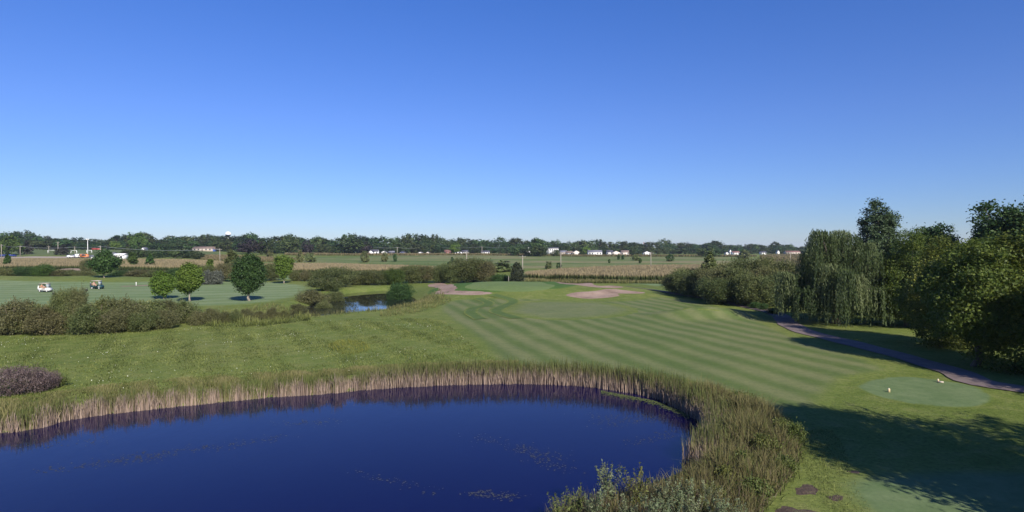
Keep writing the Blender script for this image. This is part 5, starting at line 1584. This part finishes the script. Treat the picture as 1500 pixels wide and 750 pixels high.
def golf_bag(loc, rz, mat, label):
    r = empty('golf_bag', loc, rz); tag(r, label, 'golf bag')
    MB().tube([(.0, 0, 0), (-.02, 0, .1), (-.08, 0, .80), (-.09, 0, .86)], [.13, .14, .13, .14], 12).build('bag', mat, r)
    MB().box((-.17, 0, .38), (.1, .2, .42)).build('pocket', mat, r)
    for k in range(4):
        a = k * 1.6
        w = MB().tube([(-.09 + .05 * math.cos(a), .05 * math.sin(a), .80), (-.13 + .08 * math.cos(a), .09 * math.sin(a), 1.08 + .03 * k)], .012, 5).build('club', M_steel, r)
        MB().box((-.13 + .08 * math.cos(a), .09 * math.sin(a), 1.10 + .03 * k), (.06, .09, .05)).build('club_head', M_blk, w)
Sh_or = plain('orange shirt', (.42, .14, .05), .8, .06); Sh_pk = plain('pink shirt', (.55, .30, .30), .8, .05); Sh_gr = plain('grey shirt', (.42, .42, .44), .8, .05)
Cp_r = plain('red cap', (.45, .06, .05), .7, .05); Cp_w = plain('white cap', (.78, .78, .76), .7, .05)
Sh_kh = plain('khaki shorts', (.42, .34, .24), .8, .06); Bag_w = plain('white golf bag', (.72, .71, .70), .6, .05); Bag_b = plain('dark golf bag', (.04, .045, .07), .6, .1)
l1 = ground_loc(66.5, None, 428.0); l1 = (l1[0], l1[1], l1[2] + .05)
l2 = ground_loc(142.5, None, 423.6); l2 = (l2[0], l2[1], l2[2] + .05)
golf_cart(l1, -.12, M_cartw, M_roofc, 'white golf cart with beige roof and white bags at its back')
golf_cart(l2, -.08, M_cartg, M_roofc, 'dark green golf cart with tan seat driving on the far fairway')
seated_person(world(l1, -.12, (-.64, -.26, .88)), -.12, Sh_or, Sh_kh, Cp_w, 'person in orange shirt driving the white golf cart')
seated_person(world(l1, -.12, (-.62, .27, .88)), -.12, Sh_gr, Sh_kh, Cp_r, 'person in grey with red cap riding in the white golf cart')
seated_person(world(l2, -.08, (-.60, -.25, .88)), -.08, Sh_pk, Sh_kh, Cp_w, 'person in pink shirt driving the green golf cart')
golf_bag(world(l1, -.12, (-1.34, -.2, .42)), -.12, Bag_w, 'white golf bag on the outer side of the white cart')
golf_bag(world(l1, -.12, (-1.34, .2, .42)), -.12, Bag_w, 'white golf bag on the inner side of the white cart')
golf_bag(world(l2, -.08, (-1.34, -.18, .42)), -.08, Bag_b, 'dark golf bag on the green cart')

# ------------------------------------------------------------------ markers and small course furniture
M_mark = plain('marker yellow paint', (.60, .47, .27), .6, .08)
def tee_marker(px, py, mat, label, h=.20, w=.17):
    x, y = G(px, py); z = hz(x, y) + .02
    o = empty('tee_marker', (x, y, z), .4); tag(o, label, 'tee marker')
    MB().tube([(0, 0, -.02), (0, 0, h * .8), (0, 0, h)], [w * .5, w * .5, w * .36], 10).build('block', mat, o, smooth=False)
    MB().tube([(0, 0, h), (0, 0, h + .02)], w * .22, 8).build('cap', M_wpaint, o)
tee_marker(1302, 575, M_mark, 'tan block tee marker alone on the oval tee', .24, .16)
tee_marker(1374, 560.5, M_mark, 'pale tee marker at the back of the oval tee', .22, .14)
x, y = G(1378.5, 561.5); MB().tube([(0, -.14, .06), (0, .14, .06)], .055, 8).build('tee_marker', M_tanw, None, (x, y, hz(x, y) + .03), 1.2)
tag(bpy.data.objects['tee_marker.002'] if 'tee_marker.002' in bpy.data.objects else bpy.context.scene.objects[-1], 'low pale log lying beside the pale tee marker', 'tee marker')
tee_marker(78.5, 431.5, M_blk, 'small dark tee marker in front of the white golf cart', .5, .45)
tee_marker(127, 426.5, M_blk, 'small dark tee marker behind the green golf cart', .5, .45)
def post(px, d, base, top, mat, label, r=.07):
    loc = ground_loc(px, d, base); h = top_z(top, loc[1]) - loc[2]
    o = empty('marker_post', loc); tag(o, label, 'post')
    MB().tube([(0, 0, -.1), (0, 0, h)], r, 8).build('post', mat, o)
    MB().tube([(0, 0, h), (0, 0, h + .05)], r * 1.3, 8).build('cap', mat, o)
post(199.5, None, 419, 413.5, M_wpaint, 'white post beside the sandy track', .07)
post(745, 142, None, 405, M_wood, 'slim pale post beside the cedar', .06)
# bench and slab by the cedar
x, d = at(738, 150), 150
o = empty('tee_bench', (x, d, hz(x, d)), .1); tag(o, 'dark bench behind the green near the cedar', 'bench')
MB().box((0, 0, .45), (1.6, .45, .08)).build('seat', M_blk, o); MB().box((0, .24, .80), (1.6, .07, .5)).build('backrest', M_blk, o)
for s in (-.65, .65): MB().box((s, 0, .205), (.1, .42, .41)).build('leg', M_blk, o)
for sx, sy in ((-6.5, 44), (-3.0, 44)): pass

# ------------------------------------------------------------------ air
def haze():
    m = bpy.data.materials.new('haze'); m.use_nodes = True
    nt = m.node_tree; nt.nodes.remove(nt.nodes['Principled BSDF'])
    v = N(nt, 'ShaderNodeVolumePrincipled')
    v.inputs['Color'].default_value = (.72, .84, 1.0, 1); v.inputs['Density'].default_value = .00008
    v.inputs['Anisotropy'].default_value = .0
    L(nt, v.outputs[0], nt.nodes['Material Output'].inputs['Volume'])
    b = MB(); b.box((0, 0, 25.0), (14000, 14000, 57))
    o = b.build('haze', m); tag(o, 'thin pale blue morning haze over the whole course', 'haze', None, 'stuff')
haze()
